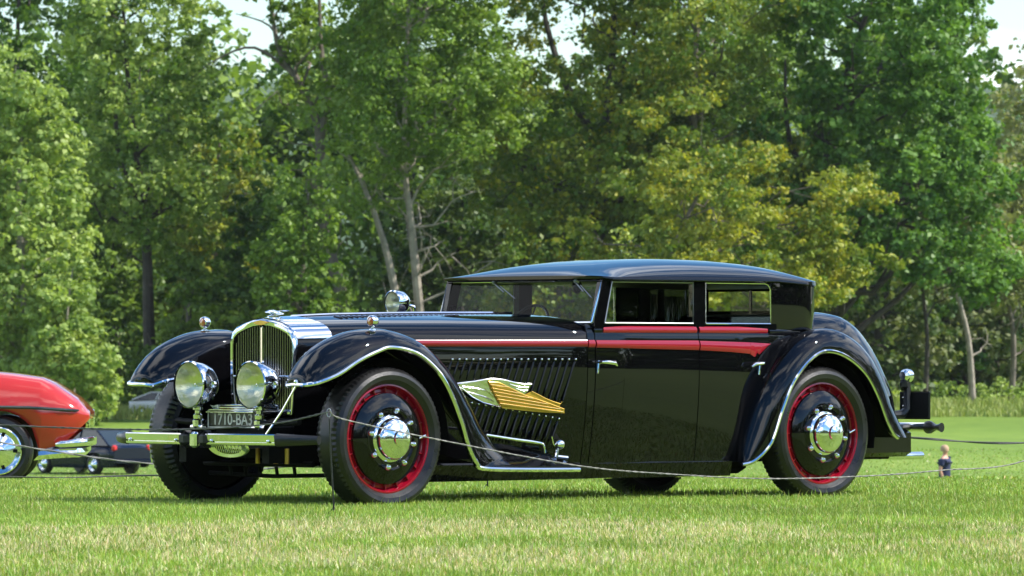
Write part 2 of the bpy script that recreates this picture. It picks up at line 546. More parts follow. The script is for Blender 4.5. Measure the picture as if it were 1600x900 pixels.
def tree(name, label, X, Y, H, R, z0, shape, colA, colB, nclump=70, per=230, leaf=.2, cr=(.9, 1.7), trunk=None, trad=.28,
         bark=None, yellow=0.0, group='trees of the wood behind the lawn', extra=None, limbs=14, flat=.72, depth=1.0, cat='tree', sub_trunks=None, bare=0, hollow=.45):
    zg = gz(X * KF, Y * KF) - .05
    root = empty(name, (X * KF, Y * KF, zg))
    root.scale = (KF, KF, KF)
    tag(root, label, cat, group)
    cs, rs = [], []
    tries = 0
    while len(cs) < nclump and tries < nclump * 30:
        tries += 1
        t = rng.random()
        if shape == 'cone': prof = (1 - t) ** .55 * min(1, t * 5 + .45)
        elif shape == 'dome': prof = sqrt(max(0, 1 - (t * 1.0) ** 2.2)) * min(1, t * 4 + .35)
        elif shape == 'tall': prof = min(1, t * 3 + .4) * (1 - max(0, t - .6) ** 2 * 4)
        else: prof = min(1, .85 + .15 * sin(t * 9)) if t < .85 else 1 - (t - .85) * 4
        th = rng.random() * 2 * pi
        rad = R * prof * (.35 + .65 * rng.random() ** .5)
        c = np.array([cos(th) * rad, sin(th) * rad * depth, z0 + (H - z0) * t])
        r = cr[0] + (cr[1] - cr[0]) * rng.random()
        if in_hole(X, Y, c, r): continue
        if all(np.linalg.norm((c - q) * np.array([1, .8, 1.25])) > .56 * (r + r2) for q, r2 in zip(cs, rs)):
            cs.append(c); rs.append(r)
    if extra:
        for e in extra: cs.append(np.array(e[:3], float)); rs.append(e[3])
    cs = np.array(cs); rs = np.array(rs)
    Vv, Ff, Cc = leaf_cloud(cs, rs, per, leaf, colA, colB, flat, yellow, hollow=hollow)
    o = fast_mesh('crown', Vv, Ff, LEAF, Cc, root)
    # trunk and limbs
    bk = bark or BARK
    T = G()
    tp = trunk or [(0, 0, 0), (.1, 0, H * .3), (-.15, .1, H * .6), (.1, 0, H * .93)]
    sp = catmull(tp, 4)
    L = len(sp)
    T.tube(sp, [trad * (1 - .82 * i / (L - 1)) * (1.35 if i == 0 else 1) for i in range(L)], 9)
    if sub_trunks:
        for st, r0 in sub_trunks:
            q = catmull(st, 4)
            T.tube(q, [r0 * (1 - .8 * i / (len(q) - 1)) for i in range(len(q))], 8)
    order = rng.permutation(len(cs))[:limbs]
    for i in order:
        c = cs[i]
        # start from the trunk below the clump
        j = min(range(L), key=lambda k: abs(sp[k][2] - max(z0 * .6, c[2] - .45 * np.hypot(c[0] - sp[k][0], c[1] - sp[k][1]) - .6)))
        q = limb_path(sp[j], c, .3)
        r0 = trad * (1 - .82 * j / (L - 1)) * .5
        T.tube(q, [r0 * (1 - .8 * k / (len(q) - 1)) for k in range(len(q))], 6)
        # twigs
        for _ in range(2):
            e = c + rng.normal(size=3) * rs[i] * .6
            T.tube(limb_path(q[3], e, .4, 3), [r0 * .28, r0 * .2, r0 * .13, r0 * .05], 4)
    for i in range(bare):
        a = sp[int(L * (.2 + .5 * rng.random()))]
        th = rng.random() * 2 * pi; ln = 1.2 + 2.5 * rng.random()
        e = np.array(a) + np.array([cos(th) * ln, sin(th) * ln * .4, ln * (.1 + .6 * rng.random())])
        q = limb_path(a, e, .35, 4)
        T.tube(q, [.06, .045, .03, .02, .008], 5)
        for _ in range(3):
            k = random.randint(1, 3)
            e2 = np.array(q[k]) + rng.normal(size=3) * .7
            T.tube(limb_path(q[k], e2, .4, 2), [.022, .014, .006], 4)
    T.build('trunk', bk, root)
    return root

GA, GB = (.055, .115, .022), (.115, .19, .045)       # mid green
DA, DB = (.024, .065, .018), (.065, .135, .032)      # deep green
LA, LB = (.11, .185, .06), (.20, .285, .11)          # pale green
YA, YB = (.06, .115, .022), (.14, .185, .04)          # olive
HA, HB = (.09, .12, .07), (.16, .19, .11)            # grey green
def XP(p, Y): return (p - 800) / 9000 * Y

TG = 'trees of the wood behind the lawn'
tree('poplar_tree', 'pale green rounded tree standing at the far left edge of the photo', XP(35, 226), 226, 14.9, 3.4, .3, 'cone', LA, LB, 110, 300, .19, (.8, 1.5), limbs=18, trad=.22, bark=BARKL)
tree('poplar_tree', 'short pale green tree left of the orange car\'s nose, low in front of the wood', XP(110, 222), 222, 6.6, 1.7, .0, 'dome', LA, LB, 40, 260, .17, (.6, 1.1), limbs=8, trad=.12, bark=BARKL)
tree('tall_tree', 'tall dark tree rising behind the pale tree in the top left corner', XP(30, 252), 252, 22, 4.2, 9, 'dome', DA, DB, 70, 200, .24, (1.2, 2.0), bark=BARKD)
tree('tall_tree', 'tall tree with one upright dark trunk left of the black car\'s far mudguard', XP(225, 238), 238, 20, 3.0, 6.2, 'tall', GA, LB, 80, 240, .19, (.9, 1.6), trad=.30, bark=BARKD, bare=5,
     trunk=[(.35, 0, 0), (.2, 0, 3.5), (.1, 0, 7), (-.2, 0, 10), (-.6, 0, 13), (-1.0, 0, 19)], sub_trunks=[([(.0, 0, 8.6), (-1.0, .1, 10.4), (-1.2, 0, 13), (-1.4, 0, 15)], .16)], limbs=18)
tree('bushy_tree', 'small dark bushy tree with twisted trunk, right of the short pale tree', XP(180, 246), 246, 9.5, 2.2, .8, 'dome', DA, GB, 50, 220, .2, (.8, 1.4), bark=BARKD, trad=.17)
tree('bushy_tree', 'leafy mid green tree with warm top below the left patch of sky', XP(340, 250), 250, 12.6, 3.0, .2, 'dome', GA, (.15, .19, .05), 85, 240, .2, (.9, 1.5), yellow=.02)
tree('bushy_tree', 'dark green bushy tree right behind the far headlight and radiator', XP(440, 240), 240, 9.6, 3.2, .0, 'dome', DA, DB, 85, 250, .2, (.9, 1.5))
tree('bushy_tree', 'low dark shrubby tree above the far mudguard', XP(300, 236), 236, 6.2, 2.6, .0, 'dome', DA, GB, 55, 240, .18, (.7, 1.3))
tree('bent_tree', 'tall tree with a crooked grey trunk forking against the left patch of sky', XP(520, 237), 237, 21, 2.6, 12.2, 'tall', GA, GB, 26, 200, .2, (.7, 1.2), trad=.32, bark=BARK,
     trunk=[(.6, 0, 0), (.4, 0, 4.5), (-.5, 0, 8.0), (-.55, 0, 11.4), (-1.3, 0, 13.4), (-2.3, 0, 15.2), (-2.8, 0, 19.5)],
     sub_trunks=[([(-.55, 0, 11.2), (-.2, 0, 13.0), (-.5, 0, 15.2), (-.6, 0, 20)], .20), ([(-1.5, 0, 13.8), (-3.2, 0, 15.0), (-4.8, 0, 14.5), (-6, 0, 13.6)], .08), ([(-1.9, 0, 14.6), (-2.6, 0, 15.9), (-4.0, 0, 16.4)], .07)],
     extra=[(-1.6, 0, 14.9, .8), (-1.0, .5, 15.5, .9), (.4, 0, 12.2, .9)], limbs=10, bare=6)
tree('leaning_tree', 'big tree with two pale trunks, one leaning left, seen above the bonnet', XP(655, 230), 230, 21, 4.1, 10.6, 'round', GA, GB, 120, 270, .17, (.9, 1.7), trad=.26, bark=BARKL, flat=.55,
     trunk=[(.1, 0, 0), (.05, 0, 3.5), (-.3, 0, 7.5), (-.6, 0, 11), (-.3, 0, 19.5)],
     sub_trunks=[([(-.3, 0, 0), (-1.0, -.2, 5.2), (-1.9, -.3, 8.4), (-3.1, -.3, 11.0)], .22), ([(-2.0, -.3, 8.6), (-2.4, -.2, 9.8), (-3.3, -.1, 10.6)], .07)],
     extra=[(-2.6, -1.5, 8.4, 1.2), (-3.1, -1.2, 10.2, 1.3), (-1.6, -1.2, 9.9, 1.2), (-3.9, -.9, 12, 1.2)], limbs=22, bare=16)
tree('bushy_tree', 'mid green bushy tree in front of the crooked trunk, left of the leaning trunks', XP(478, 226), 226, 9.6, 1.7, 1.0, 'dome', GA, GB, 42, 250, .17, (.7, 1.2))
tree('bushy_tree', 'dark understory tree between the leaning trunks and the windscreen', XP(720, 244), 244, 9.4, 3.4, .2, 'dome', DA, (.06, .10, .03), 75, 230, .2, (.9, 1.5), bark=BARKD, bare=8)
tree('oak_tree', 'tall olive oak with a thick dark upright trunk, above the middle of the car roof', XP(925, 236), 236, 22, 4.8, 8.0, 'round', GA, YB, 110, 240, .18, (.9, 1.6), trad=.42, bark=BARKD, yellow=.04, flat=.55,
     trunk=[(.3, 0, 0), (.3, 0, 5), (.45, 0, 10), (.8, 0, 14), (1.0, 0, 19)], sub_trunks=[([(.5, 0, 10.6), (-.9, 0, 13), (-1.9, 0, 16), (-2.2, 0, 19)], .22), ([(.6, 0, 12.5), (1.5, 0, 14.5), (2.2, 0, 18)], .15)], limbs=22, bare=8)
tree('yellowing_tree', 'lower tree with bright yellow drooping boughs, above the rear of the car roof', XP(1170, 224), 224, 10.4, 4.6, 4.6, 'round', YA, (.17, .21, .045), 80, 320, .15, (.7, 1.3), trad=.22, yellow=.30, flat=.5, bark=BARK,
     trunk=[(-3.4, 0, 0), (-3.3, 0, 4), (-2.8, 0, 7), (-1.5, 0, 9.5)], sub_trunks=[([(-3.2, 0, 5.4), (-1.6, -.3, 6.3), (.5, -.3, 7.4), (3, -.3, 7.8)], .12)],
     extra=[(3.6, -.6, 6.6, 1.1), (2.6, -.9, 7.6, 1.2), (1.2, -.7, 8.4, 1.2), (4.0, -.4, 5.6, .8), (-5.6, -.3, 6.4, .9), (-6.6, -.2, 7.4, .9), (-5.0, -.3, 9.2, 1.0), (-4.2, 0, 11.6, .9), (-2.2, 0, 12.4, .9), (5.0, 0, 8.6, .8), (5.6, 0, 6.2, .7)], limbs=20, bare=6)
tree('olive_tree', 'tall fresh olive green tree above and behind the yellow drooping boughs', XP(1090, 234), 234, 19.5, 4.4, 7.5, 'round', GA, (.155, .21, .06), 100, 290, .16, (.8, 1.5), trad=.3, yellow=.05, flat=.55, bark=BARK, limbs=22, bare=8)
tree('bushy_tree', 'yellow green bushy tree low behind the front of the car roof', XP(880, 232), 232, 8.4, 3.2, .4, 'dome', GA, YB, 80, 250, .17, (.7, 1.3), yellow=.15)
tree('bushy_tree', 'yellow green bushy tree directly behind the middle of the car roof', XP(1040, 230), 230, 7.6, 3.0, .4, 'dome', YA, LB, 75, 250, .17, (.7, 1.3), yellow=.18)
tree('maple_tree', 'big deep green maple with layered boughs at right of the photo', XP(1400, 234), 234, 19.5, 4.9, 4.9, 'round', (.032, .09, .020), (.085, .175, .045), 150, 290, .2, (.8, 1.5), trad=.4, bark=BARKD, flat=.6,
     trunk=[(-2.6, 0, 0), (-2.6, 0, 5), (-2.9, 0, 9), (-2.2, 0, 13), (-.6, 0, 18)], sub_trunks=[([(-2.8, 0, 8.4), (-4.3, 0, 11), (-4.5, 0, 14.4)], .2), ([(-2.6, 0, 7.4), (0, -.2, 9), (2.4, -.2, 10.6)], .14)],
     extra=[(-4.5, -.5, 9, 1.4), (-5.2, -.3, 11.6, 1.3), (4.4, -.4, 6.0, 1.0), (3.4, -.6, 5.2, 1.0), (-4.9, -.3, 6.6, 1.2)], limbs=26)
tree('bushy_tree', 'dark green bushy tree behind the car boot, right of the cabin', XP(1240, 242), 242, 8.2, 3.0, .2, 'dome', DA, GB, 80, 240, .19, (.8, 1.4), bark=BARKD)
tree('thin_tree', 'slim pale trunked tree in the shade to the right of the tail lamp', XP(1520, 246), 246, 11, 1.8, 5.5, 'tall', HA, HB, 24, 190, .2, (.8, 1.3), trad=.17, bark=BARKL, trunk=[(0, 0, 0), (-.2, 0, 3), (-.9, 0, 6), (-1.1, 0, 10)], bare=5)
tree('thin_tree', 'slim dark trunked tree second from the right edge of the wood', XP(1445, 250), 250, 10, 1.8, 5.2, 'tall', DA, HB, 24, 190, .2, (.8, 1.3), trad=.13, bark=BARKD, bare=4)
tree('thin_tree', 'slim leaning tree nearest the right edge of the wood', XP(1580, 252), 252, 11, 2.0, 4.6, 'tall', HA, HB, 30, 190, .2, (.8, 1.3), trad=.16, bark=BARK, trunk=[(0, 0, 0), (.1, 0, 3), (-.3, 0, 6), (.3, 0, 10)], bare=5)
tree('grey_tree', 'tall hazy grey green tree cut off by the right edge of the photo', XP(1640, 285), 285, 17.0, 3.0, 1.0, 'tall', HA, HB, 75, 200, .24, (1.0, 1.8), bark=BARK)
tree('bushy_tree', 'dull green bushy tree deep in the wood above the tail lamp', XP(1370, 262), 262, 8.6, 3.0, .4, 'dome', DA, HA, 60, 190, .24, (1.0, 1.6), bark=BARKD)
tree('bushy_tree', 'dull green bushy tree deep in the wood under the maple\'s right boughs', XP(1530, 268), 268, 8.4, 3.4, .4, 'dome', DA, HA, 60, 190, .24, (1.0, 1.6), bark=BARKD)

tree('tall_tree', 'tall green tree filling the gap between the yellowing tree and the maple', XP(1120, 255), 255, 21, 4.0, 6, 'round', GA, GB, 85, 240, .2, (1.0, 1.8), bark=BARKD)
tree('tall_tree', 'tall green tree behind the crooked trunk, top of the photo left of centre', XP(640, 258), 258, 21, 2.6, 9, 'round', DA, GB, 60, 240, .2, (1.0, 1.7), bark=BARKD)
# far wood: one mass behind the trees one can tell apart
def wood(name, spots, leaf, per, colA, colB, zh, kindlabel=None):
    cs, rs = [], []
    for X, Y, H in spots:
        zg = gz(X, Y)
        for k in range(int(zh)):
            t = rng.random()
            cs.append((X + rng.normal() * 2.2, Y + rng.normal() * 2.2, zg + .3 + (H - 1) * t)); rs.append(1.5 + rng.random() * 1.4)
    Vv, Ff, Cc = leaf_cloud(np.array(cs), np.array(rs), per, leaf, colA, colB, .85)
    return tag(fast_mesh(name, Vv, Ff, LEAF, Cc), kind='stuff')
sp = []
for i in range(22):
    p = -150 + i * 90
    Y = 312 + 10 * rng.random()
    H = 15.6 + rng.normal() * .5 if (300 < p < 460 or 820 < p < 1000) else 17.5 + rng.random() * 2.5
    if p > 1490: H = 14.5
    if 300 < p < 460: H = 14.4
    sp.append((XP(p, Y), Y, H))
wide = []
for i in range(26):
    p = -350 - i * 105
    Y = 312 + 20 * rng.random(); wide.append((XP(p, Y), Y, 17 + 3 * rng.random()))
    p = 1950 + i * 105
    Y = 312 + 20 * rng.random(); wide.append((XP(p, Y), Y, 17 + 3 * rng.random()))
wood('woodland', wide, .8, 45, DA, GB, 22)
wood('woodland', sp, .42, 90, DA, GB, 46)
# low shrub fringe along the foot of the wood
cs, rs = [], []
for i in range(60):
    p = -60 + i * 29 + rng.normal() * 8
    Y = 254 + rng.random() * 16
    X = XP(p, Y); zg = gz(X, Y); r = .6 + rng.random() * (.9 if p < 1200 else .35)
    if 190 < p < 262: continue
    cs.append((X, Y, zg + r * .5)); rs.append(r)
Vv, Ff, Cc = leaf_cloud(np.array(cs), np.array(rs), 260, .16, GA, LB, .8)
tag(fast_mesh('undergrowth', Vv, Ff, LEAF, Cc), kind='stuff')
# hill far beyond, seen through the gaps
HV, HF = [], []
for i in range(121):
    X = -660 + i * 11
    hgt = 30.5 + 1.6 * sin(i * .7) + 1.4 * sin(i * 1.9)
    HV += [(X, 560, 5), (X, 590, hgt * .72), (X, 640, hgt), (X, 760, 10)]
for i in range(120):
    for k in range(3):
        a = i * 4 + k; HF.append((a, a + 4, a + 5, a + 1))
HILL = mat('wooded_hill', (.05, .085, .045), .9, var=.4, vscale=.25, bump=1, bscale=.5)
tag(mesh('hills', HV, HF, HILL), kind='structure')
# woods round the other sides of the lawn: what the black paint mirrors
cs, rs = [], []
for i in range(1150):
    a = radians(-200 + 255 * rng.random())
    D = 95 + 22 * rng.random()
    X, Y = cos(a) * D * 1.1, sin(a) * D
    if abs(X) < .12 * Y + 6: continue
    hh = rng.random() ** 1.7
    r = 3 + 2 * rng.random()
    cs.append((X, Y, gz(X, Y) + .6 + hh * 21)); rs.append(r)
Vv, Ff, Cc = leaf_cloud(np.array(cs), np.array(rs), 110, 1.1, DA, GB, .85)
tag(fast_mesh('woodland', Vv, Ff, LEAF, Cc), kind='stuff')

# ------------------------------------------------------------------ the black coachbuilt saloon
CAR = empty('vintage_car', (-1.451, 38.18, 0), radians(43))
tag(CAR, 'black vintage four-door saloon with dark red wheels and gold winged bird on its bonnet', 'car')

def Wd(x):
    return interp(x, [-.3, 1.95, 2.3, 3.4, 3.9, 4.4], [.32, .785, .80, .80, .78, .70])
def side_y(x, z):
    w = Wd(x)
    if z > 1.10: w -= ((z - 1.10) / .1) ** 2 * .022
    if z > .82: w -= (z - .82) ** 2 * .10
    if z < .92: w -= ((.92 - z) / .7) ** 1.7 * interp(x, [-.3, .4, 1.7, 2.6, 3.4], [.03, .03, .085, .075, .045])
    return w
def side_patch(name, x0, x1, zlo, zhi, off, m, parent, sgn=-1, nx=18, nz=9, bulge=0.0, edge=.012, xs=None, slant=0.0):
    """panel following the body side, with folded edges"""
    P = []
    for i in range(nx + 1):
        t = i / nx
        row = []
        for j in range(nz + 1):
            u = j / nz
            xa = x0(0) if callable(x0) else x0
            zl = zlo((x0 + (x1 - x0) * t)) if callable(zlo) else zlo
            zh_ = zhi((x0 + (x1 - x0) * t)) if callable(zhi) else zhi
            z = zl + (zh_ - zl) * u
            x = x0 + (x1 - x0) * t + slant * (z - 1.1)
            b = bulge * (1 - (2 * u - 1) ** 2)
            row.append((x, sgn * (side_y(x, z) + off + b), z))
        zl, zt = row[0][2], row[-1][2]
        row = [(row[0][0], row[0][1] - sgn * edge, row[0][2])] + row + [(row[-1][0], row[-1][1] - sgn * edge, row[-1][2])]
        P.append(row)
    first = [(p[0], p[1] - sgn * edge, p[2]) for p in P[0]]
    last = [(p[0], p[1] - sgn * edge, p[2]) for p in P[-1]]
    g = G().loft([first] + P + [last])
    if sgn < 0: g.f = [tuple(reversed(q)) for q in g.f]
    return g.build(name, m, parent, sharp=40)

# bonnet: one lofted skin from the radiator to the scuttle
def ridge(x): return interp(x, [-.3, 0, .35, 1.0, 1.6, 2.0], [1.226, 1.240, 1.254, 1.266, 1.270, 1.272])
def bonnet_section(x, off=0.0):
    ws = side_y(x, 1.08) + off
    zs = ridge(x) - .136
    pts = []
    for z in np.linspace(interp(x, [.5, 1.15], [.40, .255]), zs, 9): pts.append((x, -(side_y(x, z) + off), z + off * .0))
    for t in np.linspace(1, 0, 18)[1:]:
        d = .05 * t + .030 * t * t + .056 * t ** 9
        pts.append((x, -t ** .9 * ws, ridge(x) - d + off))
    return pts + [(a, -b, c) for a, b, c in reversed(pts[:-1])]
BON = G().loft([bonnet_section(x) for x in np.linspace(-.02, 1.99, 26)])
BON.build('bonnet', BLACK, CAR, sharp=60)
SH = G().loft([[(q[0], q[1], 1.094) for q in bonnet_section(x, .006)[8:9]] + bonnet_section(x, .006)[8:-8] + [(q[0], q[1], 1.094) for q in bonnet_section(x, .006)[-9:-8]] for x in np.linspace(-.25, .012, 5)])
SH.build('radiator_shell_top', CHROME, CAR, sharp=60)
G().loft([[p for p in bonnet_section(x, -.004)] for x in (-.26, -.1, 0)]).build('radiator_cowl', BLACK, CAR, sharp=60)
# centre hinge and the row of louvres along the bonnet top
G().tube([(x, 0, ridge(x) + .004) for x in np.linspace(-.02, 1.98, 12)], .009, 6).build('bonnet_hinge', CHROME, CAR)
lv = None
for sgn in (-1, 1):
    for i in range(38):
        x = .28 + i * .0475
        if lv is None:
            g_ = G()
            ring = []
            for a in np.linspace(0, pi, 6): ring.append((cos(a) * .015, sin(a) * .011))
            rr = [[(p * s_, y, q * s_) for p, q in ring] for y, s_ in ((-.045, .2), (-.035, 1), (.035, 1), (.045, .2))]
            g_.loft(rr)
            lv = g_.build('top_louvre', BLACK, CAR)
            o = lv
        else:
            o = lv.copy(); COL.objects.link(o); o.parent = CAR
        o.location = (x, sgn * .135, ridge(x) - .018)
        o.rotation_euler = (sgn * -.12, 0, 0)
# chrome dots where the side louvres end, the louvres themselves
def louvre_proto(L):
    g_ = G(); rings = []
    for k, (t, s_) in enumerate(((0, .15), (.02, .8), (.05, 1), (L - .05, 1), (L - .01, .7), (L, .1))):
        rings.append([(cos(a) * .0105 * s_, -sin(a) * .008 * s_, -t) for a in np.linspace(0, pi, 7)])
    g_.loft(rings)
    return g_
def place_louvre(proto, x, z):
    o = proto
    if proto.get('used'):
        o = proto.copy(); COL.objects.link(o); o.parent = CAR
    proto['used'] = 1
    o.location = (x, -(side_y(x, z) + .001), z)
    o.rotation_euler = (0, radians(19), radians(-12))
    return o
DOT = None
def dot(x, z):
    global DOT
    if DOT is None:
        DOT = G().lathe([(0, -.012), (.006, -.010), (.009, -.004), (.009, 0)], 10, 'y').build('louvre_stud', CHROME, CAR)
        o = DOT
    else:
        o = DOT.copy(); COL.objects.link(o); o.parent = CAR
    o.location = (x, -(side_y(x, z) + .003), z)
pr_u = [louvre_proto(L).build('louvre', BLACK, CAR) for L in (.14, .20, .26, .32)]
for i in range(19):
    x = .905 + i * .0527
    L = 0 if x < 1.35 else 1 if x < 1.55 else 2 if x < 1.72 else 3
    place_louvre(pr_u[L], x, .95); dot(x, .957)
pr_l = louvre_proto(.22).build('louvre', BLACK, CAR)
pr_l2 = louvre_proto(.17).build('louvre', BLACK, CAR)
for i in range(14):
    x = 1.06 + i * .0525
    zt = .668 - (x - 1.056) * .162
    place_louvre(pr_l if i < 8 else pr_l2, x, zt - .01); dot(x, zt)
for p in pr_u + [pr_l, pr_l2]:
    if 'used' in p: del p['used']
for o in list(CAR.children):
    if o.name.startswith('louvre') and 'used' in o: del o['used']

# body tub: side shells under the door skins, rear, floor
def tub(sgn):
    rings = []
    for x in np.linspace(1.96, 4.42, 26):
        zb = .15 if x < 3.3 else interp(x, [3.3, 3.5, 3.7, 4.4], [.17, .5, .62, .62])
        rings.append([(x, sgn * (side_y(x, z) - .006), z) for z in np.linspace(zb, 1.20, 12)])
    g_ = G().loft(rings)
    if sgn < 0: g_.f = [tuple(reversed(q)) for q in g_.f]
    return g_
B_ = G(); t_ = tub(-1); B_.add(t_.v, t_.f); t_ = tub(1); B_.add(t_.v, t_.f)
B_.build('body', BLACK, CAR, sharp=50)
for sgn in (-1, 1):
    # running sill below the doors
    g_ = G().loft([[(x, sgn * (side_y(x, .25) + .0), .262), (x, sgn * (side_y(x, .25) + .006), .25), (x, sgn * (side_y(x, .2) - .01), .15), (x, sgn * .5, .14)] for x in np.linspace(.75, 3.36, 10)])
    if sgn < 0: g_.f = [tuple(reversed(q)) for q in g_.f]
    g_.build('sill', UNDER if sgn > 0 else BLACK, CAR, sharp=30)
    fd = side_patch('front_door', 2.025, 2.995, .245, 1.195, .003, BLACK, CAR, sgn, 20, 14, edge=.014, slant=.0)
    rd = side_patch('rear_door', 3.003, 3.70, .245, 1.195, .003, BLACK, CAR, sgn, 16, 14, edge=.014)
    # scuttle quarter between bonnet and door
    side_patch('scuttle_panel', 1.955, 2.017, .245, 1.195, .002, BLACK, CAR, sgn, 2, 12, edge=.012)
    # dark red mouldings
    side_patch('red_moulding', .42, 1.950, lambda x: 1.042, lambda x: 1.086, .004, REDP, CAR, sgn, 30, 5, .008)
    side_patch('red_moulding', 1.957, 2.015, 1.038, 1.087, .007, REDP, CAR, sgn, 3, 5, .009)
    side_patch('red_moulding', 2.028, 2.993, lambda x: interp(x, [2, 3], [1.037, 1.020]), 1.086, .007, REDP, fd, sgn, 20, 5, .009)
    # last length flares and ends in a saw tooth
    side_patch('red_moulding', 3.006, 3.50, lambda x: interp(x, [3, 3.3, 3.5], [1.020, 1.008, .995]), lambda x: interp(x, [3, 3.5], [1.084, 1.074]), .007, REDP, rd, sgn, 10, 5, .008)
    side_patch('red_moulding', 3.503, 3.705, lambda x: interp(x, [3.5, 3.548, 3.572, 3.592, 3.705], [.992, .972, 1.004, .990, 1.060]), lambda x: interp(x, [3.5, 3.705], [1.074, 1.066]), .007, REDP, rd, sgn, 34, 5, .006)
    side_patch('red_waist_moulding', 2.10, 2.985, 1.138, 1.190, .004, REDP, fd, sgn, 18, 5, .012)
    side_patch('red_waist_moulding', 3.012, 3.69, 1.138, 1.190, .004, REDP, rd, sgn, 14, 5, .012)
    side_patch('waist_moulding', 3.712, 4.05, 1.128, 1.190, .002, BLACK, CAR, sgn, 8, 5, .010)
    side_patch('waist_moulding', 2.018, 2.09, 1.138, 1.192, .004, BLACK, CAR, sgn, 4, 5, .010)
    # chrome door handles: a plate and a curved lever
    for (xx_, zz_, dr, dirn) in ((1.985, .935, fd, 1), (3.58, .925, rd, -1)):
        h_ = G()
        x_ = xx_ + .045 if dirn > 0 else xx_
        yb = side_y(x_, zz_) + .004
        h_.tube([(x_ + .005, sgn * (yb + .006), zz_ - .075), (x_ + .012, sgn * (yb + .008), zz_ - .03), (x_ + .018, sgn * (yb + .006), zz_ + .012)], [.007, .010, .010], 8)
        hd = h_.build('door_handle', CHROME, dr)
        l_ = G()
        l_.tube([(x_ + .015, sgn * (yb), zz_), (x_ + .015, sgn * (yb + .045), zz_ + .004), (x_ + .015 + dirn * .02, sgn * (yb + .058), zz_ + .004), (x_ + .015 + dirn * .10, sgn * (yb + .058), zz_ - .002), (x_ + .015 + dirn * .128, sgn * (yb + .052), zz_ - .02)], [.011, .010, .013, .015, .007], 10)
        l_.build('lever', CHROME, hd)

# ---- fenders
FB = [(-0.659, -0.82, 0.806), (-0.658, -0.9, 0.798), (-0.592, -0.95, 0.815), (-0.454, -0.98, 0.868), (-0.298, -0.99, 0.951), (-0.131, -0.99, 1.013), (-0.009, -0.99, 1.038), (0.204, -0.99, 1.001), (0.373, -0.99, 0.9), (0.487, -0.99, 0.774), (0.601, -0.99, 0.563), (0.669, -0.99, 0.394), (0.744, -0.99, 0.28), (0.859, -0.99, 0.236), (1.677, -0.99, 0.221)]
FC = [(-0.662, -0.8, 0.82), (-0.645, -0.8, 0.875), (-0.543, -0.8, 0.992), (-0.406, -0.8, 1.075), (-0.213, -0.8, 1.138), (-0.046, -0.8, 1.155), (0.094, -0.8, 1.151), (0.319, -0.8, 1.089), (0.517, -0.8, 0.963), (0.66, -0.8, 0.828), (0.803, -0.8, 0.658), (0.936, -0.8, 0.487), (1.092, -0.8, 0.354), (1.238, -0.8, 0.305), (1.70, -0.84, 0.243)]
FI = [(-.655, -.76, .806), (-.64, -.68, .800), (-.56, -.62, .83), (-.42, -.585, .90), (-.25, -.57, 1.00), (-.08, -.565, 1.06), (.09, -.56, 1.06), (.31, -.56, 1.0), (.52, -.58, .88), (.68, -.60, .74), (.84, -.63, .56), (1.0, -.67, .38), (1.12, -.70, .30), (1.25, -.73, .27), (1.70, -.80, .235)]
RB = [(3.361, -0.86, 0.233), (3.447, -0.90, 0.263), (3.559, -0.945, 0.386), (3.636, -0.975, 0.608), (3.735, -0.99, 0.807), (3.895, -0.99, 0.954), (4.055, -0.99, 1.017), (4.249, -0.99, 0.985), (4.444, -0.99, 0.873), (4.575, -0.99, 0.715), (4.673, -0.99, 0.534), (4.739, -0.99, 0.443), (4.792, -0.99, 0.406)]
RC = [(3.372, -0.78, 0.245), (3.405, -0.79, 0.387), (3.465, -0.80, 0.564), (3.549, -0.83, 0.763), (3.71, -0.84, 0.963), (3.879, -0.85, 1.097), (4.104, -0.85, 1.169), (4.33, -0.85, 1.152), (4.559, -0.85, 1.031), (4.71, -0.85, 0.85), (4.822, -0.85, 0.645), (4.908, -0.85, 0.508), (4.987, -0.85, 0.399)]
RI = [(3.39, -.73, .245), (3.43, -.735, .38), (3.50, -.74, .56), (3.60, -.73, .76), (3.75, -.72, .94), (3.92, -.70, 1.06), (4.12, -.66, 1.12), (4.34, -.62, 1.10), (4.55, -.58, .98), (4.69, -.56, .82), (4.80, -.56, .63), (4.89, -.56, .50), (4.96, -.56, .40)]
def fender(Bs, Cs, Is, sgn, name, apron, n=5):
    Bs, Cs, Is = catmull(Bs, n), catmull(Cs, n), catmull(Is, n)
    rings = []
    for b, c, i in zip(Bs, Cs, Is):
        r = []
        lip = b + (np.array([0, .045, -.004]))
        r.append(lip); r.append(b + np.array([0, .012, -.006]))
        for a in np.linspace(0, pi / 2, 9):
            p = b + (c - b) * sin(a)
            p[1] = b[1] + (c[1] - b[1]) * (1 - cos(a))
            r.append(p)
        for a in np.linspace(0, pi / 2, 7)[1:]:
            p = c + (i - c) * (1 - cos(a))
            p[1] = c[1] + (i[1] - c[1]) * sin(a)
            r.append(p)
        k = i.copy(); dr_ = .30 * min(1, max(.03, (i[0] + .50) / .35)) if apron > .5 else .30
        k[2] = max(min(i[2], apron), i[2] - dr_) if i[2] > apron else i[2] - .004
        r.append(k)
        rings.append([(p[0], sgn * -p[1], p[2]) for p in r])
    g_ = G().loft(rings)
    if sgn > 0: g_.f = [tuple(reversed(q)) for q in g_.f]
    return g_.build(name, BLACK, CAR, sharp=70), Bs
def bead(Bs, sgn, parent, r=.015):
    pts = [(p[0], sgn * -(p[1] - .002), p[2] - .004) for p in Bs]
    G().tube(pts, r, 8).build('edge_bead', CHROME, parent)
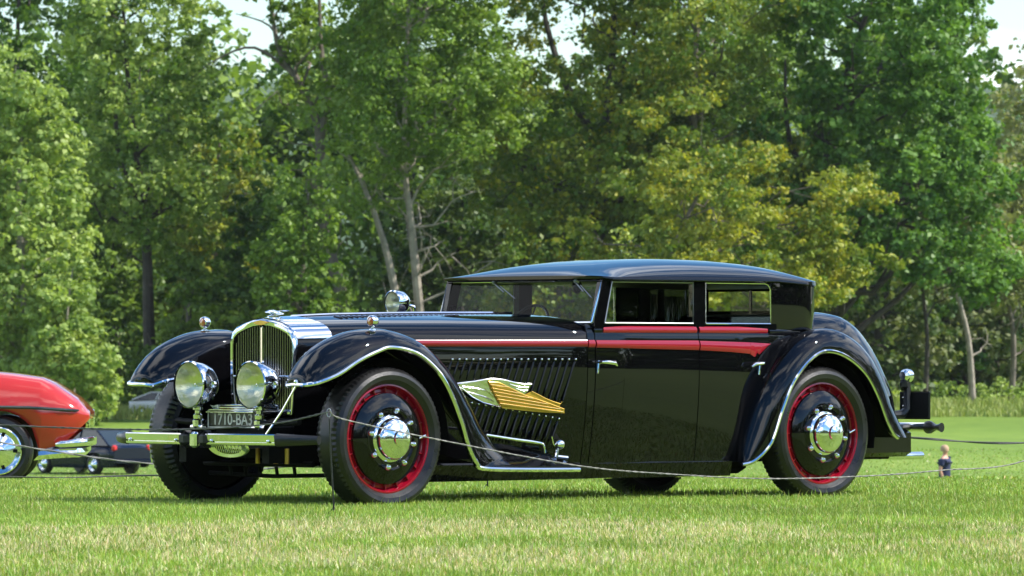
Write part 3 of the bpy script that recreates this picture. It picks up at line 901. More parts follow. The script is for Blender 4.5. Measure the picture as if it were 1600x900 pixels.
for sgn in (-1, 1):
    f_, bs = fender(FB, FC, FI, sgn, 'front_fender', .62)
    inner = [np.array([p[0], p[1], max(min(p[2], .62), p[2] - .30 * min(1, max(.03, (p[0] + .50) / .35)))]) for p in reversed(FI[:5])]
    bead(catmull([p for p in inner] + [np.array(q) for q in FB[1:]], 5), sgn, f_)
    f2, bs2 = fender(RB, RC, RI, sgn, 'rear_fender', .45)
    bead(bs2, sgn, f2, .014)
    # inner wheel arch skin, so the arch reads dark
    for cx, nm in ((0.0, 'front'), (4.068, 'rear')):
        rings = []
        for a in np.linspace(radians(-12), radians(125 if nm == 'front' else 192), 22):
            rr_ = .525 if nm == 'front' else .53
            x = cx + cos(a) * rr_; z = .44 + sin(a) * rr_
            rings.append([(x, sgn * .95, z), (x, sgn * .58, z)])
        G().loft(rings).build('wheel_arch', UNDER, CAR)
    # chrome foot of the running board
    foot = G()
    foot.loft([[(x, sgn * .985, z1_), (x, sgn * .985, z1_ + .020), (x, sgn * .90, z2_ + .012), (x, sgn * .81, z2_), (x, sgn * .81, z1_)] for x, z1_, z2_ in ((.86, .235, .245), (1.2, .225, .315), (1.45, .222, .30), (1.62, .221, .27), (1.80, .221, .235))], caps=True)
    foot.build('running_board', BLACK, CAR)
    # tube brace and small step lamp
    rl = G().tube(catmull([(.965, sgn * .84, .455), (1.2, sgn * .85, .425), (1.43, sgn * .86, .398), (1.47, sgn * .86, .375), (1.48, sgn * .86, .33)], 3), .010, 8)
    rl.build('step_rail', CHROME, CAR)
    st = G()
    st.lathe([(0, -.035), (.02, -.03), (.034, -.012), (.036, .01), (.028, .026), (0, .03)], 16, 'x', (1.615, sgn * .86, .385))
    st.tube([(1.60, sgn * .86, .36), (1.585, sgn * .86, .30)], .014, 8)
    st.tube([(1.59, sgn * .85, .305), (1.70, sgn * .85, .295)], .012, 6)
    st.tube([(1.555, sgn * .85, .44), (1.57, sgn * .85, .39), (1.61, sgn * .85, .36)], .007, 6)
    st.build('step_lamp', CHROME, CAR)
    # fender lamps
    fl = G().lathe([(0, .042), (.018, .039), (.034, .022), (.040, 0), (.037, -.018), (.030, -.022), (.029, -.018)], 18, 'x', (-.05, sgn * .85, 1.205)).build('fender_lamp', CHROME, CAR)
    G().lathe([(.031, -.016), (.022, -.025), (0, -.029)], 16, 'x', (-.05, sgn * .85, 1.205)).build('amber_lens', AMBER, fl)
    G().lathe([(.024, -.06), (.022, -.05), (.008, -.045), (.007, -.03), (.016, -.025), (.006, -.015)], 14, 'z', (-.05, sgn * .85, 1.205)).build('lamp_foot', CHROME, fl)

# ---- boot (trunk): rounded tail
bp = [(4.28, 1.300), (4.50, 1.297), (4.70, 1.268), (4.86, 1.180), (5.03, 1.015), (5.147, .848), (5.213, .733), (5.25, .60), (5.25, .50), (5.20, .44)]
bpc = catmull(bp, 4)
rings = []
for y in [.74 * sin(a) for a in np.linspace(-pi / 2, pi / 2, 33)]:
    e = (abs(y) / .74) ** 7.0
    sc = sqrt(max(0, 1 - e))
    sc = .30 + .70 * sc
    ring = []
    for p in bpc:
        x = 4.20 + (p[0] - 4.20 + .05 * (1 - (y / .74) ** 2)) * sc
        z = .42 + (p[1] - .42) * (.55 + .45 * sqrt(max(0, 1 - e)))
        ring.append((x, y, z))
    rings.append([(4.20, y, ring[0][2])] + ring)
G().loft(rings).build('boot', BLACK, CAR, sharp=60)
G().tube([(p[0] * 1.0 + .035, 0, p[1] + .004) for p in bpc[6:-6]], .007, 6).build('boot_trim', BLACK, CAR)

# ---- greenhouse
def gy(z): return -.784 + (z - 1.2) * .008
def post(poly, name, m, sgn=-1, t=.035, parent=CAR, yo=0):
    return G().prism(poly, lambda a, b, d: (a, sgn * -(gy(b) + d + yo), b), t).build(name, m, parent, sharp=30)
for sgn in (-1, 1):
    post([(2.012, 1.165), (2.100, 1.165), (2.192, 1.515), (2.098, 1.515)], 'windscreen_pillar', BLACK, sgn, .05)
    b0, b1 = (2.965, 3.068) if sgn < 0 else (2.735, 2.86)
    post([(b0, 1.165), (b1, 1.165), (b1, 1.515), (b0, 1.515)], 'door_pillar', BLACK if sgn < 0 else UNDER, sgn, .05)
    post([(2.08, 1.165), (3.78, 1.165), (3.78, 1.203), (2.09, 1.203)], 'waist_rail', BLACK, sgn, .03, yo=.003)
    post([(2.14, 1.484), (3.78, 1.484), (3.78, 1.52), (2.14, 1.52)], 'roof_rail', BLACK, sgn, .03, yo=.003)
    b0, b1 = 2.965, 3.068
    wins = [([(2.112, 1.203), (2.957, 1.203), (2.957, 1.484), (2.182, 1.484)], 'front_door_glass', STEEL),
            ([(3.078, 1.203), (3.715, 1.203), (3.715, 1.44), (3.69, 1.475), (3.66, 1.484), (3.078, 1.484)], 'rear_door_glass', CHROME)]
    if sgn > 0: wins = [([(2.112, 1.203), (2.73, 1.203), (2.73, 1.484), (2.182, 1.484)], 'front_door_glass', STEEL), ([(2.865, 1.203), (3.715, 1.203), (3.715, 1.484), (2.865, 1.484)], 'rear_door_glass', CHROME)]
    for poly, nm, fm in wins:
        gl_ = G().prism(poly, lambda a, b, d: (a, sgn * -(gy(b) + d + .012), b), .004).build(nm, GLASS, CAR, smooth=False)
        pts = [(a, sgn * -(gy(b) - .001), b) for a, b in poly]
        G().tube(pts + [pts[0]], .0060, 6).build('window_frame', fm, gl_)
# wrap-around rear quarters: plan outline swept upwards, leaning slightly outwards
def outline(lean):
    o = [(3.725, -.785 - lean), (3.80, -.787 - lean), (3.95, -.789 - lean), (4.06, -.788 - lean)]
    for a in np.linspace(0, pi / 2, 9)[1:]:
        o.append((4.06 + sin(a) * (.25 + lean), -.538 - cos(a) * (.25 + lean)))
    o.append((4.31 + lean + .006, -.42))
    return o
for sgn in (-1, 1):
    rings = []
    for z in np.linspace(1.165, 1.508, 9):
        le = -.014 + (z - 1.165) * .07 - (z - 1.165) ** 2 * .15
        rings.append([(x, sgn * -y, 1.165 + (z - 1.165) * (1 - .095 * min(1, max(0, (x - 3.78) / .5)))) for x, y in outline(le)])
    g_ = G().loft(rings)
    if sgn > 0: g_.f = [tuple(reversed(q)) for q in g_.f]
    g_.build('rear_quarter', BLACK, CAR, sharp=60)
rb_ = G()
for z0_, z1_ in ((1.165, 1.27), (1.44, 1.476)):
    rb_.loft([[(4.305 + (z - 1.165) * .05, y, z) for y in (-.43, -.2, 0, .2, .43)] for z in (z0_, z1_)])
rb_.box((4.312, 0, 1.355), (.012, .022, .18))
rb_.build('back_panel', BLACK, CAR, smooth=False)
for s_ in (-1, 1):
    G().box((4.309, s_ * .215, 1.355), (.004, .40, .17)).build('rear_window', GLASS, CAR, smooth=False)
G().tube([(4.30, -.42, 1.268), (4.30, .42, 1.268)], .008, 6).build('rear_window_frame', STEEL, CAR)
# windscreen
ws = [(2.006, -.768, 1.205), (2.006, .775, 1.205), (2.104, .782, 1.497), (2.104, -.772, 1.497)]
wsg = G().add([(x + d, y, z) for d in (0, .005) for x, y, z in ws], [(0, 3, 2, 1), (4, 5, 6, 7), (0, 1, 5, 4), (1, 2, 6, 5), (2, 3, 7, 6), (3, 0, 4, 7)]).build('windscreen', GLASS, CAR, smooth=False)
G().tube(ws + [ws[0]], .011, 8).build('windscreen_frame', CHROME, wsg)
for y, a in ((.30, .13), (-.52, .10)):
    w_ = G().tube([(2.088, y, 1.485), (2.065, y - a, 1.42)], .005, 6)
    w_.tube([(2.082, y - a * .6, 1.46), (2.050, y - a * 2.0, 1.375)], .004, 6)
    w_.lathe([(0, -.02), (.014, -.015), (.016, .01), (0, .02)], 10, 'x', (2.10, y, 1.488))
    w_.build('wiper', STEEL, CAR)
# scuttle top behind the bonnet
G().loft([[(x, y, ridge(1.98) - (.05 * abs(y) / .78 + .03 * (y / .78) ** 2 + .03 * (abs(y) / .78) ** 9)) for y in np.linspace(-.775, .775, 21)] for x in (1.97, 2.01, 2.06)]).build('scuttle', BLACK, CAR)
G().rbox((2.18, 0, 1.14), (.16, 1.44, .16), .04).build('dashboard', FABRIC, CAR)
# roof: dome over the plan outline
def zcrown(x): return sum(_zc(x + d) for d in (-.24, -.16, -.08, 0, .08, .16, .24)) / 7
def _zc(x): return interp(x, [2.10, 2.4, 2.8, 3.2, 3.7, 4.1, 4.32], [1.560, 1.620, 1.655, 1.664, 1.652, 1.605, 1.560])
ol = []
for t in np.linspace(-1, 1, 17): ol.append((2.105 + .0 * t, t * .765 * -1, 0))
ol = [(2.062 + .014 * (abs(t) ** 6), .800 * -t) for t in np.linspace(1, -1, 17)]   # header, from near side (y<0) to far
ol = [(a, b) for a, b in ol]
near_side = [(x, -(.800 + .004 * sin((x - 2.1) / 2 * pi))) for x in np.linspace(2.2, 4.03, 14)]
corner = [(4.05 + sin(a) * .268, -.532 - cos(a) * .268) for a in np.linspace(0, pi / 2, 9)]
back = [(4.318, y) for y in (-.4, -.2, 0)]
half = near_side + corner + back
full = [(a, b) for a, b in half] + [(a, -b) for a, b in reversed(half[:-1])] + [(a, b) for a, b in reversed(ol)]
# order: near side front->rear, back, far side rear->front, header far->near
NR = len(full)
levels = np.linspace(0, 1, 15)
def drop(x): return .033 * min(1, max(0, (x - 3.78) / .5))
def roof_pt(x, y, u):
    cx = min(max(x, 2.75), 3.75)
    f = 1 - (1 - u) ** 1.0
    X = x + (cx - x) * f; Y = y * (1 - f)
    ze = 1.508 + (0.012 if x < 2.15 else 0) - drop(X)
    zc_ = zcrown(X) * .0 + zcrown(cx)
    # spine crown at this longitudinal position, lateral superellipse
    lat = min(1, abs(Y) / .812)
    lon = 0
    if X < 2.75: lon = (2.75 - X) / .65
    if X > 3.75: lon = (X - 3.75) / .58
    zz = zcrown(min(max(X, 2.06), 4.32))
    e = max(0, 1 - lat ** 2.7) ** .68
    z = ze + (zz - ze) * e
    if X > 3.75: z = ze + (z - ze) * max(0, 1 - lon ** 3.2) ** .6
    if X < 2.40: z = ze + (z - ze) * max(0, 1 - ((2.40 - X) / .345) ** 2.0) ** .62
    return (X, Y, z)
rings = [[(x, y * .985, 1.492 + (0.012 if x < 2.15 else 0) - drop(x)) for x, y in full], [(x, y * 1.004, 1.500 + (0.012 if x < 2.15 else 0) - drop(x)) for x, y in full]]
for u in [0, .006, .015, .03, .05, .075, .105, .14, .2, .3, .42, .55, .7, .85, 1.0]:
    rings.append([roof_pt(x, y, u) for x, y in full])
R_ = G().loft(rings, closed=True)
R_.build('roof', BLACK, CAR, sharp=50)
for sgn in (-1, 1):
    G().tube([(x, sgn * .808, 1.500) for x in np.linspace(2.16, 3.78, 12)], .006, 6).build('drip_rail', BLACK, CAR)
G().add([(x, y * .97, 1.490 - drop(x)) for x, y in full], [tuple(range(NR))]).build('headlining', FABRIC, CAR, smooth=False)
# interior
for sx, nm in ((2.62, 'front_seat'), (3.62, 'rear_seat')):
    s_ = G().rbox((sx, 0, .72), (.5, 1.36, .2), .06)
    s_.rbox((sx + .27, 0, .95), (.14, 1.36, .46), .05, Matrix.Rotation(radians(10), 3, 'Y'))
    s_.build(nm, FABRIC, CAR)
sw = G()
M_ = Matrix.Rotation(radians(-62), 3, 'Y')
sw.tube([M_ @ Vector((cos(a) * .20, sin(a) * .20, 0)) + Vector((2.40, .30, 1.155)) for a in np.linspace(0, 2 * pi, 33)], .011, 8, False)
sw.tube([(2.40, .30, 1.155), (2.24, .30, 1.07)], .015, 8)
for a in (0, 2.1, 4.2): sw.tube([Vector((2.40, .30, 1.155)), M_ @ Vector((cos(a) * .2, sin(a) * .2, 0)) + Vector((2.40, .30, 1.155))], .006, 6)
sw.build('steering_wheel', DULLBLACK, CAR)
G().lathe([(0, 0), (.02, .004), (.045, .02), (.05, .03), (0, .035)], 16, 'x', (2.17, -.42, 1.455)).build('mirror', DULLBLACK, CAR)

# ---- radiator
rad = G()
def rad_outline(s=1.0, drop=0):
    L = [(-.298, .60), (-.312, .75), (-.318, .95), (-.318, 1.08), (-.300, 1.135), (-.262, 1.165), (-.19, 1.19), (-.10, 1.212), (0, 1.222)]
    L = [(a * s, b - drop) for a, b in L]
    return L + [(-a, b) for a, b in reversed(L[:-1])]
o1 = rad_outline(1.03, -.003); o2 = rad_outline(.985, .010); o3 = [(a_, b_ - .032 * max(0, min(1, (b_ - .95) / .2))) for a_, b_ in rad_outline(.945, .004)]
rings = [[(x_, a, b) for a, b in o] for x_, o in ((-.245, o1), (-.262, o1), (-.278, o2), (-.272, o3), (-.235, o3))]
rg = G().loft(rings)
shell = rg.build('radiator_shell', CHROME, CAR, sharp=60)
core = G().prism([(a, b) for a, b in o3], lambda a, b, d: (-.232 + d, a, b), .01).build('radiator_core', UNDER, shell, smooth=False)
def arch_top(y): return interp(abs(y), [0, .09, .17, .236, .27, .286], [1.182, 1.175, 1.155, 1.132, 1.11, 1.05])
barp = None
BARM = mat('grille_steel', (.30, .29, .27), .16, 1.0, bump=.05)
for i in range(-12, 13):
    if i == 0: continue
    y = i * .0235
    top = arch_top(y)
    b_ = G().loft([[(-.252 + a_, y + b2, z) for a_, b2 in ((.014, -.005), (0, -.005), (-.005, 0), (0, .005), (.014, .005))] for z in (.60, top)])
    b_.build('grille_bar', BARM, shell, smooth=False)
G().rbox((-.262, 0, .885), (.03, .030, .58), .008).build('grille_strip', CHROME, shell)
G().rbox((-.255, 0, .605), (.05, .56, .045), .015).build('radiator_base', CHROME, shell)
G().tube([(-.268, y, .845) for y in (-.29, -.1, .1, .29)], .007, 6).build('grille_rail', CHROME, shell)
bd = G().prism([(-.075, .0), (-.045, .014), (0, .020), (.045, .014), (.075, 0), (.04, -.014), (0, -.019), (-.04, -.014)], lambda a, b, d: (-.281 - d, a, 1.198 + b * .8), .006).build('badge', GOLD, shell, smooth=False)
# radiator cap mascot: a small bird lying along a round cap
mc = G().lathe([(.045, 0), (.045, .010), (.03, .016), (.014, .022), (0, .024)], 20, 'z', (-.17, 0, 1.232))
mc.tube([(-.245, 0, 1.268), (-.215, 0, 1.272), (-.17, 0, 1.268), (-.12, 0, 1.262), (-.085, 0, 1.258)], [.003, .010, .016, .011, .003], 8)
mc.add([(-.20, 0, 1.275), (-.12, .07, 1.283), (-.09, .075, 1.277), (-.13, 0, 1.268), (-.12, -.07, 1.283), (-.09, -.075, 1.277)], [(0, 1, 2, 3), (3, 5, 4, 0)])
mc.build('radiator_mascot', CHROME, CAR)

# ---- headlights
for sgn in (-1, 1):
    hx, hy, hz = -.56, sgn * .312, .790
    bowl = G().lathe([(.150, -.085), (.157, -.078), (.158, -.062), (.150, -.055), (.151, -.04), (.148, .0), (.135, .05), (.108, .092), (.07, .118), (.03, .128), (0, .130)], 36, 'x', (hx, hy, hz)).build('headlight', CHROME, CAR)
    G().lathe([(.148, -.070), (.13, -.03), (.10, .01), (.06, .04), (.0, .05)], 32, 'x', (hx, hy, hz)).build('reflector', LAMPGLASS_IN, bowl)
    G().lathe([(.150, -.078), (.12, -.090), (.08, -.098), (.04, -.102), (0, -.103)], 32, 'x', (hx, hy, hz)).build('lens', LENS, bowl)
    G().lathe([(0, -.03), (.010, -.026), (.015, -.01), (.012, .02), (.01, .04)], 14, 'x', (hx, hy, hz)).build('bulb', CHROME, bowl)
    G().lathe([(.024, -.012), (.026, 0), (.018, .012), (0, .016)], 12, 'x', (hx + .01, hy - .152, hz - .0)).build('side_boss', CHROME, bowl)
    st = G().lathe([(.03, -.225), (.032, -.20), (.020, -.19), (.020, -.17), (.034, -.165), (.034, -.15), (.05, -.143)], 14, 'z', (hx, hy, hz))
    st.rbox((hx + .01, hy - .0, hz - .255), (.09, .055, .07), .015)
    st.tube([(hx, hy - .06, hz - .28), (hx, hy + .06, hz - .28)], .018, 8)
    st.build('lamp_post', CHROME, bowl)
# black lamp bar, horns and fittings in front of the radiator
G().tube([(-.48, -.62, .55), (-.47, 0, .52), (-.48, .62, .55)], .022, 10).build('cross_bar', UNDER, CAR)
step_ = G()
for i, (xw, z) in enumerate(((.20, .655), (.215, .640), (.23, .625), (.24, .610))):
    step_.rbox((-.40 - .015 * i, 0, z), (.22, xw * 2, .012), .004)
step_.build('gearbox_cover', CHROME, CAR)
# name bar over the number plate
nb = G().rbox((-.505, 0, .634), (.012, .36, .030), .005).build('name_bar', BRASS, CAR)
for s_ in (-1, 1):
    G().prism([(s_ * .19, .0), (s_ * .235, .022), (s_ * .20, .018), (s_ * .16, .026), (s_ * .15, -.006)], lambda a, b, d: (-.514 - d, a, .632 + b), .006).build('bird_wing', WHITEP, nb, smooth=False)

def text_mesh(s, size, name, m, parent, origin, ydir, ext=.002, sx=1.0):
    """flat lettering in a plane facing -x; ydir is the reading direction in y"""
    cu = bpy.data.curves.new(name, 'FONT'); cu.body = s; cu.size = 1; cu.extrude = .01; cu.align_x = 'CENTER'
    t = bpy.data.objects.new(name, cu); COL.objects.link(t)
    dg = bpy.context.evaluated_depsgraph_get()
    me = bpy.data.meshes.new_from_object(t.evaluated_get(dg))
    bpy.data.objects.remove(t)
    for v in me.vertices:
        a, b, c = v.co
        v.co = (origin[0] - c * ext / .01, origin[1] + ydir * a * size * sx, origin[2] + b * size)
    me.materials.append(m)
    o = bpy.data.objects.new(name, me); COL.objects.link(o); o.parent = parent
    return o
npl = G().rbox((-.515, .0, .565), (.012, .52, .118), .005).build('number_plate', PLATE, CAR)
fr_ = G()
for z in (.511, .619): fr_.box((-.523, 0, z), (.005, .506, .006))
for y in (-.250, .250): fr_.box((-.523, y, .565), (.005, .006, .102))
fr_.build('plate_border', WHITEP, npl, smooth=False)
# seen from the front, the far side (y>0) is on the left, so text runs towards -y
text_mesh('1710-BA3', .108, 'plate_number', WHITEP, npl, (-.523, .0, .527), -1, .002, .93)
text_mesh('BUCCIALI', .026, 'name_lettering', PLATE, nb, (-.512, .0, .626), -1, .001, 1.9)

# ---- front bumper: chrome blades in two lengths, black centre clamp and black swept ends
BX = -.84
bm = G()
def blade_ring(x, y, h=.038):
    return [(x + .012, y, -h), (x - .012, y, -h), (x - .019, y, -h * .86), (x - .021, y, -h * .50), (x - .013, y, -h * .44), (x - .013, y, -h * .30), (x - .021, y, -h * .24), (x - .027, y, h * .80), (x - .020, y, h * .97), (x + .012, y, h)]
for y0_, y1_ in ((-.755, -.10), (.10, .755)):
    rr_ = []
    for y in np.linspace(y0_, y1_, 8):
        rr_.append([(a, b, c + .437) for a, b, c in blade_ring(BX + .05 * (y / .755) ** 2, y)])
    G().loft(rr_, closed=True, caps=True).build('bumper_blade', CHROME, CAR, sharp=20)
for sgn in (-1, 1):
    rr_ = []
    for t in np.linspace(0, 1, 8):
        y = sgn * (.755 + .265 * t); x = BX + .05 + .13 * t ** 1.6
        h_ = .043 * (1 - .35 * t)
        rr_.append([(x + cos(a) * .024 * (1 - .2 * t), y, .437 + sin(a) * h_) for a in np.linspace(0, 2 * pi, 13)[:-1]])
    G().loft(rr_, closed=True, caps=True).build('bumper_end', DULLBLACK, CAR)
    for yy_ in (.18, .70):
        G().lathe([(0, -.014), (.009, -.010), (.012, 0)], 10, 'x', (BX + .05 * (yy_ / .755) ** 2 - .02, sgn * yy_, .428)).build('bumper_bolt', CHROME, CAR)
    G().tube([(BX + .02, sgn * .14, .437), (-.5, sgn * .30, .42), (-.1, sgn * .36, .42)], .02, 8).build('bumper_iron', UNDER, CAR)
    G().rbox((BX - .002, sgn * .100, .437), (.080, .115, .115), .035).build('bumper_clamp', DULLBLACK, CAR)
G().rbox((BX - .008, 0, .432), (.05, .07, .105), .014).build('clamp_plate', CHROME, CAR)
# oval chrome air scoop under the blade
sc_ = G()
M_ = Matrix.Rotation(radians(-22), 3, 'Y')
prof = [(.20, -.012), (.206, 0), (.20, .012), (.15, .03), (.08, .04), (0, .042)]
for (r, h_) in []: pass
vv, ff = [], []
tmp = G().lathe([(.135, -.006), (.19, -.014), (.205, -.004), (.20, .012), (.15, .04), (.07, .055), (0, .058)], 36, 'x')
vv = [M_ @ Vector((a, b, c * .36)) + Vector((-.70, -.17, .385)) for a, b, c in tmp.v]
scoop = mesh('air_scoop', vv, tmp.f, CHROME, CAR)
for i in range(-6, 7):
    y = i * .02; hh = .36 * sqrt(max(0, .135 ** 2 - y * y))
    G().tube([M_ @ Vector((-.006, y, -hh)) + Vector((-.70, -.17, .385)), M_ @ Vector((-.006, y, hh)) + Vector((-.70, -.17, .385))], .003, 4).build('scoop_bar', CHROME, scoop)
# brass stay from the fender nose to the bumper iron
for sgn in (-1,):
    G().tube([(-.655, sgn * .80, .80), (-.70, sgn * .70, .62), (-.76, sgn * .60, .46)], .007, 6).build('fender_stay', CHROME, CAR)
    G().lathe([(0, -.014), (.012, -.01), (.016, 0), (.012, .01), (0, .014)], 10, 'x', (-.665, sgn * .80, .812)).build('stay_boss', CHROME, CAR)

# ---- chassis
ch = G()
for sgn in (-1, 1):
    ch.box((2.1, sgn * .42, .36), (5.4, .07, .16))
ch.rbox((.55, 0, .62), (1.1, .70, .55), .08)     # engine and gearbox mass
ch.rbox((2.6, 0, .22), (2.2, 1.2, .12), .04)
ch.rbox((-.28, 0, .44), (.35, .62, .26), .06)
ch.tube([(0, -.80, .42), (0, .80, .42)], .055, 10)
ch.tube([(4.068, -.80, .44), (4.068, .80, .44)], .055, 10)
ch.lathe([(.0, -.16), (.12, -.12), (.16, 0), (.12, .12), (0, .16)], 16, 'x', (4.068, 0, .44))
ch.tube([(-.20, -.62, .20), (-.18, 0, .185), (-.20, .62, .20)], .014, 8)
ch.tube([(-.30, -.55, .27), (-.30, .55, .27)], .02, 8)
for y in (-.30, -.12, .05, .2, .35): ch.tube([(-.27, y, .36), (-.24, y, .19)], .012, 6)
ch.build('chassis', UNDER, CAR)
for y in (-.36, -.47, -.18):
    G().tube([(-.46, y, .375), (-.46, y, .275)], .016, 8).build('grease_cup', BRASS, CAR)
G().rbox((2.9, 0, .62), (2.5, 1.4, .5), .05).build('cabin_floor', UNDER, CAR)
G().rbox((4.55, 0, .62), (1.0, 1.05, .5), .1).build('rear_frame', UNDER, CAR)

# ---- stork emblem on the bonnet side
def eb(off): return lambda a, b, d: (a, -(side_y(a, b) + off + d), b)
SILP = [(0.90, 0.792), (0.959, 0.798), (1.06, 0.808), (1.179, 0.826), (1.274, 0.819), (1.37, 0.799), (1.442, 0.788), (1.496, 0.789), (1.472, 0.744), (1.442, 0.718), (1.346, 0.690), (1.274, 0.64), (1.215, 0.648), (1.131, 0.667), (1.048, 0.704), (0.977, 0.756)]
sil = G().prism(SILP, eb(.010), .014).build('bird_emblem', SILVER, CAR, smooth=False)
G().tube([(a, -(side_y(a, b) + .026), b) for a, b in [SILP[i] for i in (0, 1, 2, 3, 4, 5, 6, 7)]], .007, 6).build('emblem_edge', CHROME, sil)
G().tube([(a, -(side_y(a, b) + .026), b) for a, b in [SILP[i] for i in (0, 15, 14, 13, 12, 11)]], .005, 6).build('emblem_edge', CHROME, sil)
WP = [(1.160, 0.806), (1.232, 0.799), (1.298, 0.774), (1.442, 0.713), (1.611, 0.665), (1.756, 0.617), (1.762, 0.594), (1.611, 0.599), (1.442, 0.612), (1.275, 0.630), (1.244, 0.665), (1.195, 0.745)]
for cv in ([(.97, .775), (1.06, .765), (1.15, .745), (1.21, .700)], [(1.00, .742), (1.08, .722), (1.16, .700), (1.215, .672)], [(1.33, .790), (1.40, .772), (1.47, .768)], [(1.38, .760), (1.43, .748), (1.472, .750)]):
    G().tube([(a, -(side_y(a, b) + .0245), b) for a, b in catmull([(p_, q_) for p_, q_ in cv], 4)], .005, 6).build('engraved_feather', SILVER, sil)
wing = G().prism(WP, eb(.026), .010).build('gold_wing', GOLD, sil, smooth=False)
FE = [((1.175, .788), (1.30, .772)), ((1.185, .765), (1.40, .728)), ((1.195, .742), (1.50, .694)), ((1.215, .716), (1.62, .656)), ((1.232, .690), (1.72, .622)), ((1.25, .662), (1.745, .602)), ((1.275, .640), (1.60, .604))]
for i in range(len(FE) - 1):
    (a0, b0), (a1, b1) = FE[i]; (c0, d0), (c1, d1) = FE[i + 1]
    g_ = G()
    A = [Vector((a0 + (a1 - a0) * t, 0, b0 + (b1 - b0) * t)) for t in np.linspace(0, 1, 5)]
    Bq = [Vector((c0 + (c1 - c0) * t, 0, d0 + (d1 - d0) * t)) for t in np.linspace(0, 1, 5)]
    rings = []
    for p, q in zip(A, Bq):
        e_ = lambda v, o: (v.x, -(side_y(v.x, v.z) + .036 + o), v.z)
        rings.append([e_(p * .97 + q * .03, 0), e_(p * .8 + q * .2, .008), e_(p * .35 + q * .65, .006), e_(q * .94 + p * .06, 0)])
    g_.loft(rings).build('feather', GOLD, wing, sharp=20)
    G().tube([(p.x, -(side_y(p.x, p.z) + .044), p.z) for p in A], .0024, 4).build('feather_edge', GOLDP, wing)
G().prism([(1.442, 0.715), (1.502, 0.739), (1.611, 0.691), (1.731, 0.654), (1.728, 0.636), (1.68, .642), (1.611, 0.660), (1.53, 0.700)], eb(.012), .012).build('gold_wing', GOLD, sil, smooth=False)
G().tube([(a, -(side_y(a, b) + .026), b) for a, b in [(1.502, 0.741), (1.56, .716), (1.611, 0.693), (1.67, .672), (1.731, 0.656), (1.742, .672)]], .004, 6).build('emblem_edge', GOLD, sil)
G().tube([(a, -(side_y(a, b) + .034), b) for a, b in [(1.165, .806), (1.24, .800), (1.30, .776), (1.44, .716), (1.61, .667), (1.756, .620)]], .005, 6).build('emblem_edge', GOLD, sil)

# ---- wheels
def wheel_set(proto, x, sgn, steer=0.0):
    """proto None builds; else copies the meshes"""
    def cp(o, parent):
        c = o.copy(); COL.objects.link(c); c.parent = parent
        for k in o.children: cp(k, c)
        return c
    if proto is None:
        # tyre, axis y, outer face towards -y; y=0 is the rim plane of the outer face
        tyre = G()
        W2 = .115; yc = .075
        n = 160
        prof = [(.355, -.012), (.385, -.045), (.415, -.050), (.438, -.040), (.450, -.022), (.455, -.012), (.460, .0), (.463, .03), (.464, .075), (.463, .12), (.460, .15), (.450, .172), (.43, .19), (.40, .20), (.36, .165)]
        tyre.lathe(prof, n, 'y')
        # tread: cross ribs on the shoulders, grooves on the crown
        vs = []
        for i, (r, h_) in enumerate(prof):
            for k in range(n):
                a, _, b = tyre.v[i * n + k]
                f_ = 1.0
                if 4 <= i <= 6 or 10 <= i <= 12: f_ = 1 + (.016 if (k // 1) % 2 == 0 else -.004)
                vs.append((a * f_, h_, b * f_))
        tyre.v = vs
        wh = G()
        # red rim: outer flange, well and inner ledge
        wh.lathe([(.356, .03), (.360, -.004), (.356, -.016), (.346, -.018), (.338, -.008), (.334, .020), (.322, .032), (.306, .030), (.300, .010), (.29, .008), (.29, .06)], 72, 'y')
        root = wh.build('wheel', RIMRED, CAR)
        tyre.build('tyre', RUBBER, root, sharp=25)
        # spoke tabs standing in the red channel
        tab = None
        for k in range(20):
            if tab is None:
                tab = G().rbox((.318, .018, 0), (.040, .026, .009), .003).build('spoke_tab', RIMRED, root)
                o = tab
            else:
                o = tab.copy(); COL.objects.link(o); o.parent = root
            o.rotation_euler = (0, 2 * pi * k / 20, 0)
        G().lathe([(.300, .012), (.296, -.006), (.27, -.020), (.235, -.032), (.205, -.040), (.198, -.040), (.19, -.034), (.16, -.034), (.12, -.036), (.05, -.036)], 64, 'y').build('wheel_disc', BLACK, root)
        G().lathe([(.206, -.040), (.202, -.046), (.196, -.040)], 48, 'y').build('disc_ring', BLACK, root)
        G().lathe([(.156, -.034), (.156, -.044), (.150, -.052), (.138, -.057), (.137, -.072), (.134, -.092), (.122, -.106), (.098, -.118), (.064, -.128), (.056, -.132), (.053, -.148), (.032, -.158), (0, -.160)], 48, 'y').build('hub_cap', CHROME, root)
        nut = None
        for k in range(8):
            if nut is None:
                nut = G().lathe([(.019, .01), (.019, -.022), (.021, -.024), (.019, -.036), (.010, -.046), (0, -.048)], 12, 'y', (.188, -.030, 0)).build('wheel_nut', CHROME, root)
                o = nut
            else:
                o = nut.copy(); COL.objects.link(o); o.parent = root
            o.rotation_euler = (0, 2 * pi * k / 8 + .2, 0)
        G().lathe([(.345, .03), (.345, .155), (.30, .16), (.16, .15), (.10, .12), (0, .11)], 40, 'y').build('brake_drum', UNDER, root)
        # valve and raised dashes on the tyre wall
        G().tube([(.275, -.012, .0), (.325, -.018, .02)], .006, 6).build('valve', CHROME, root)
    else:
        root = cp(proto, CAR)
    root.location = (x, sgn * .93, .44)
    root.rotation_euler = (0, 0, (0 if sgn < 0 else pi) + steer)
    return root
w0 = wheel_set(None, 0, -1)
for x, s_ in ((4.068, -1), (0, 1), (4.068, 1)):
    wheel_set(w0, x, s_)

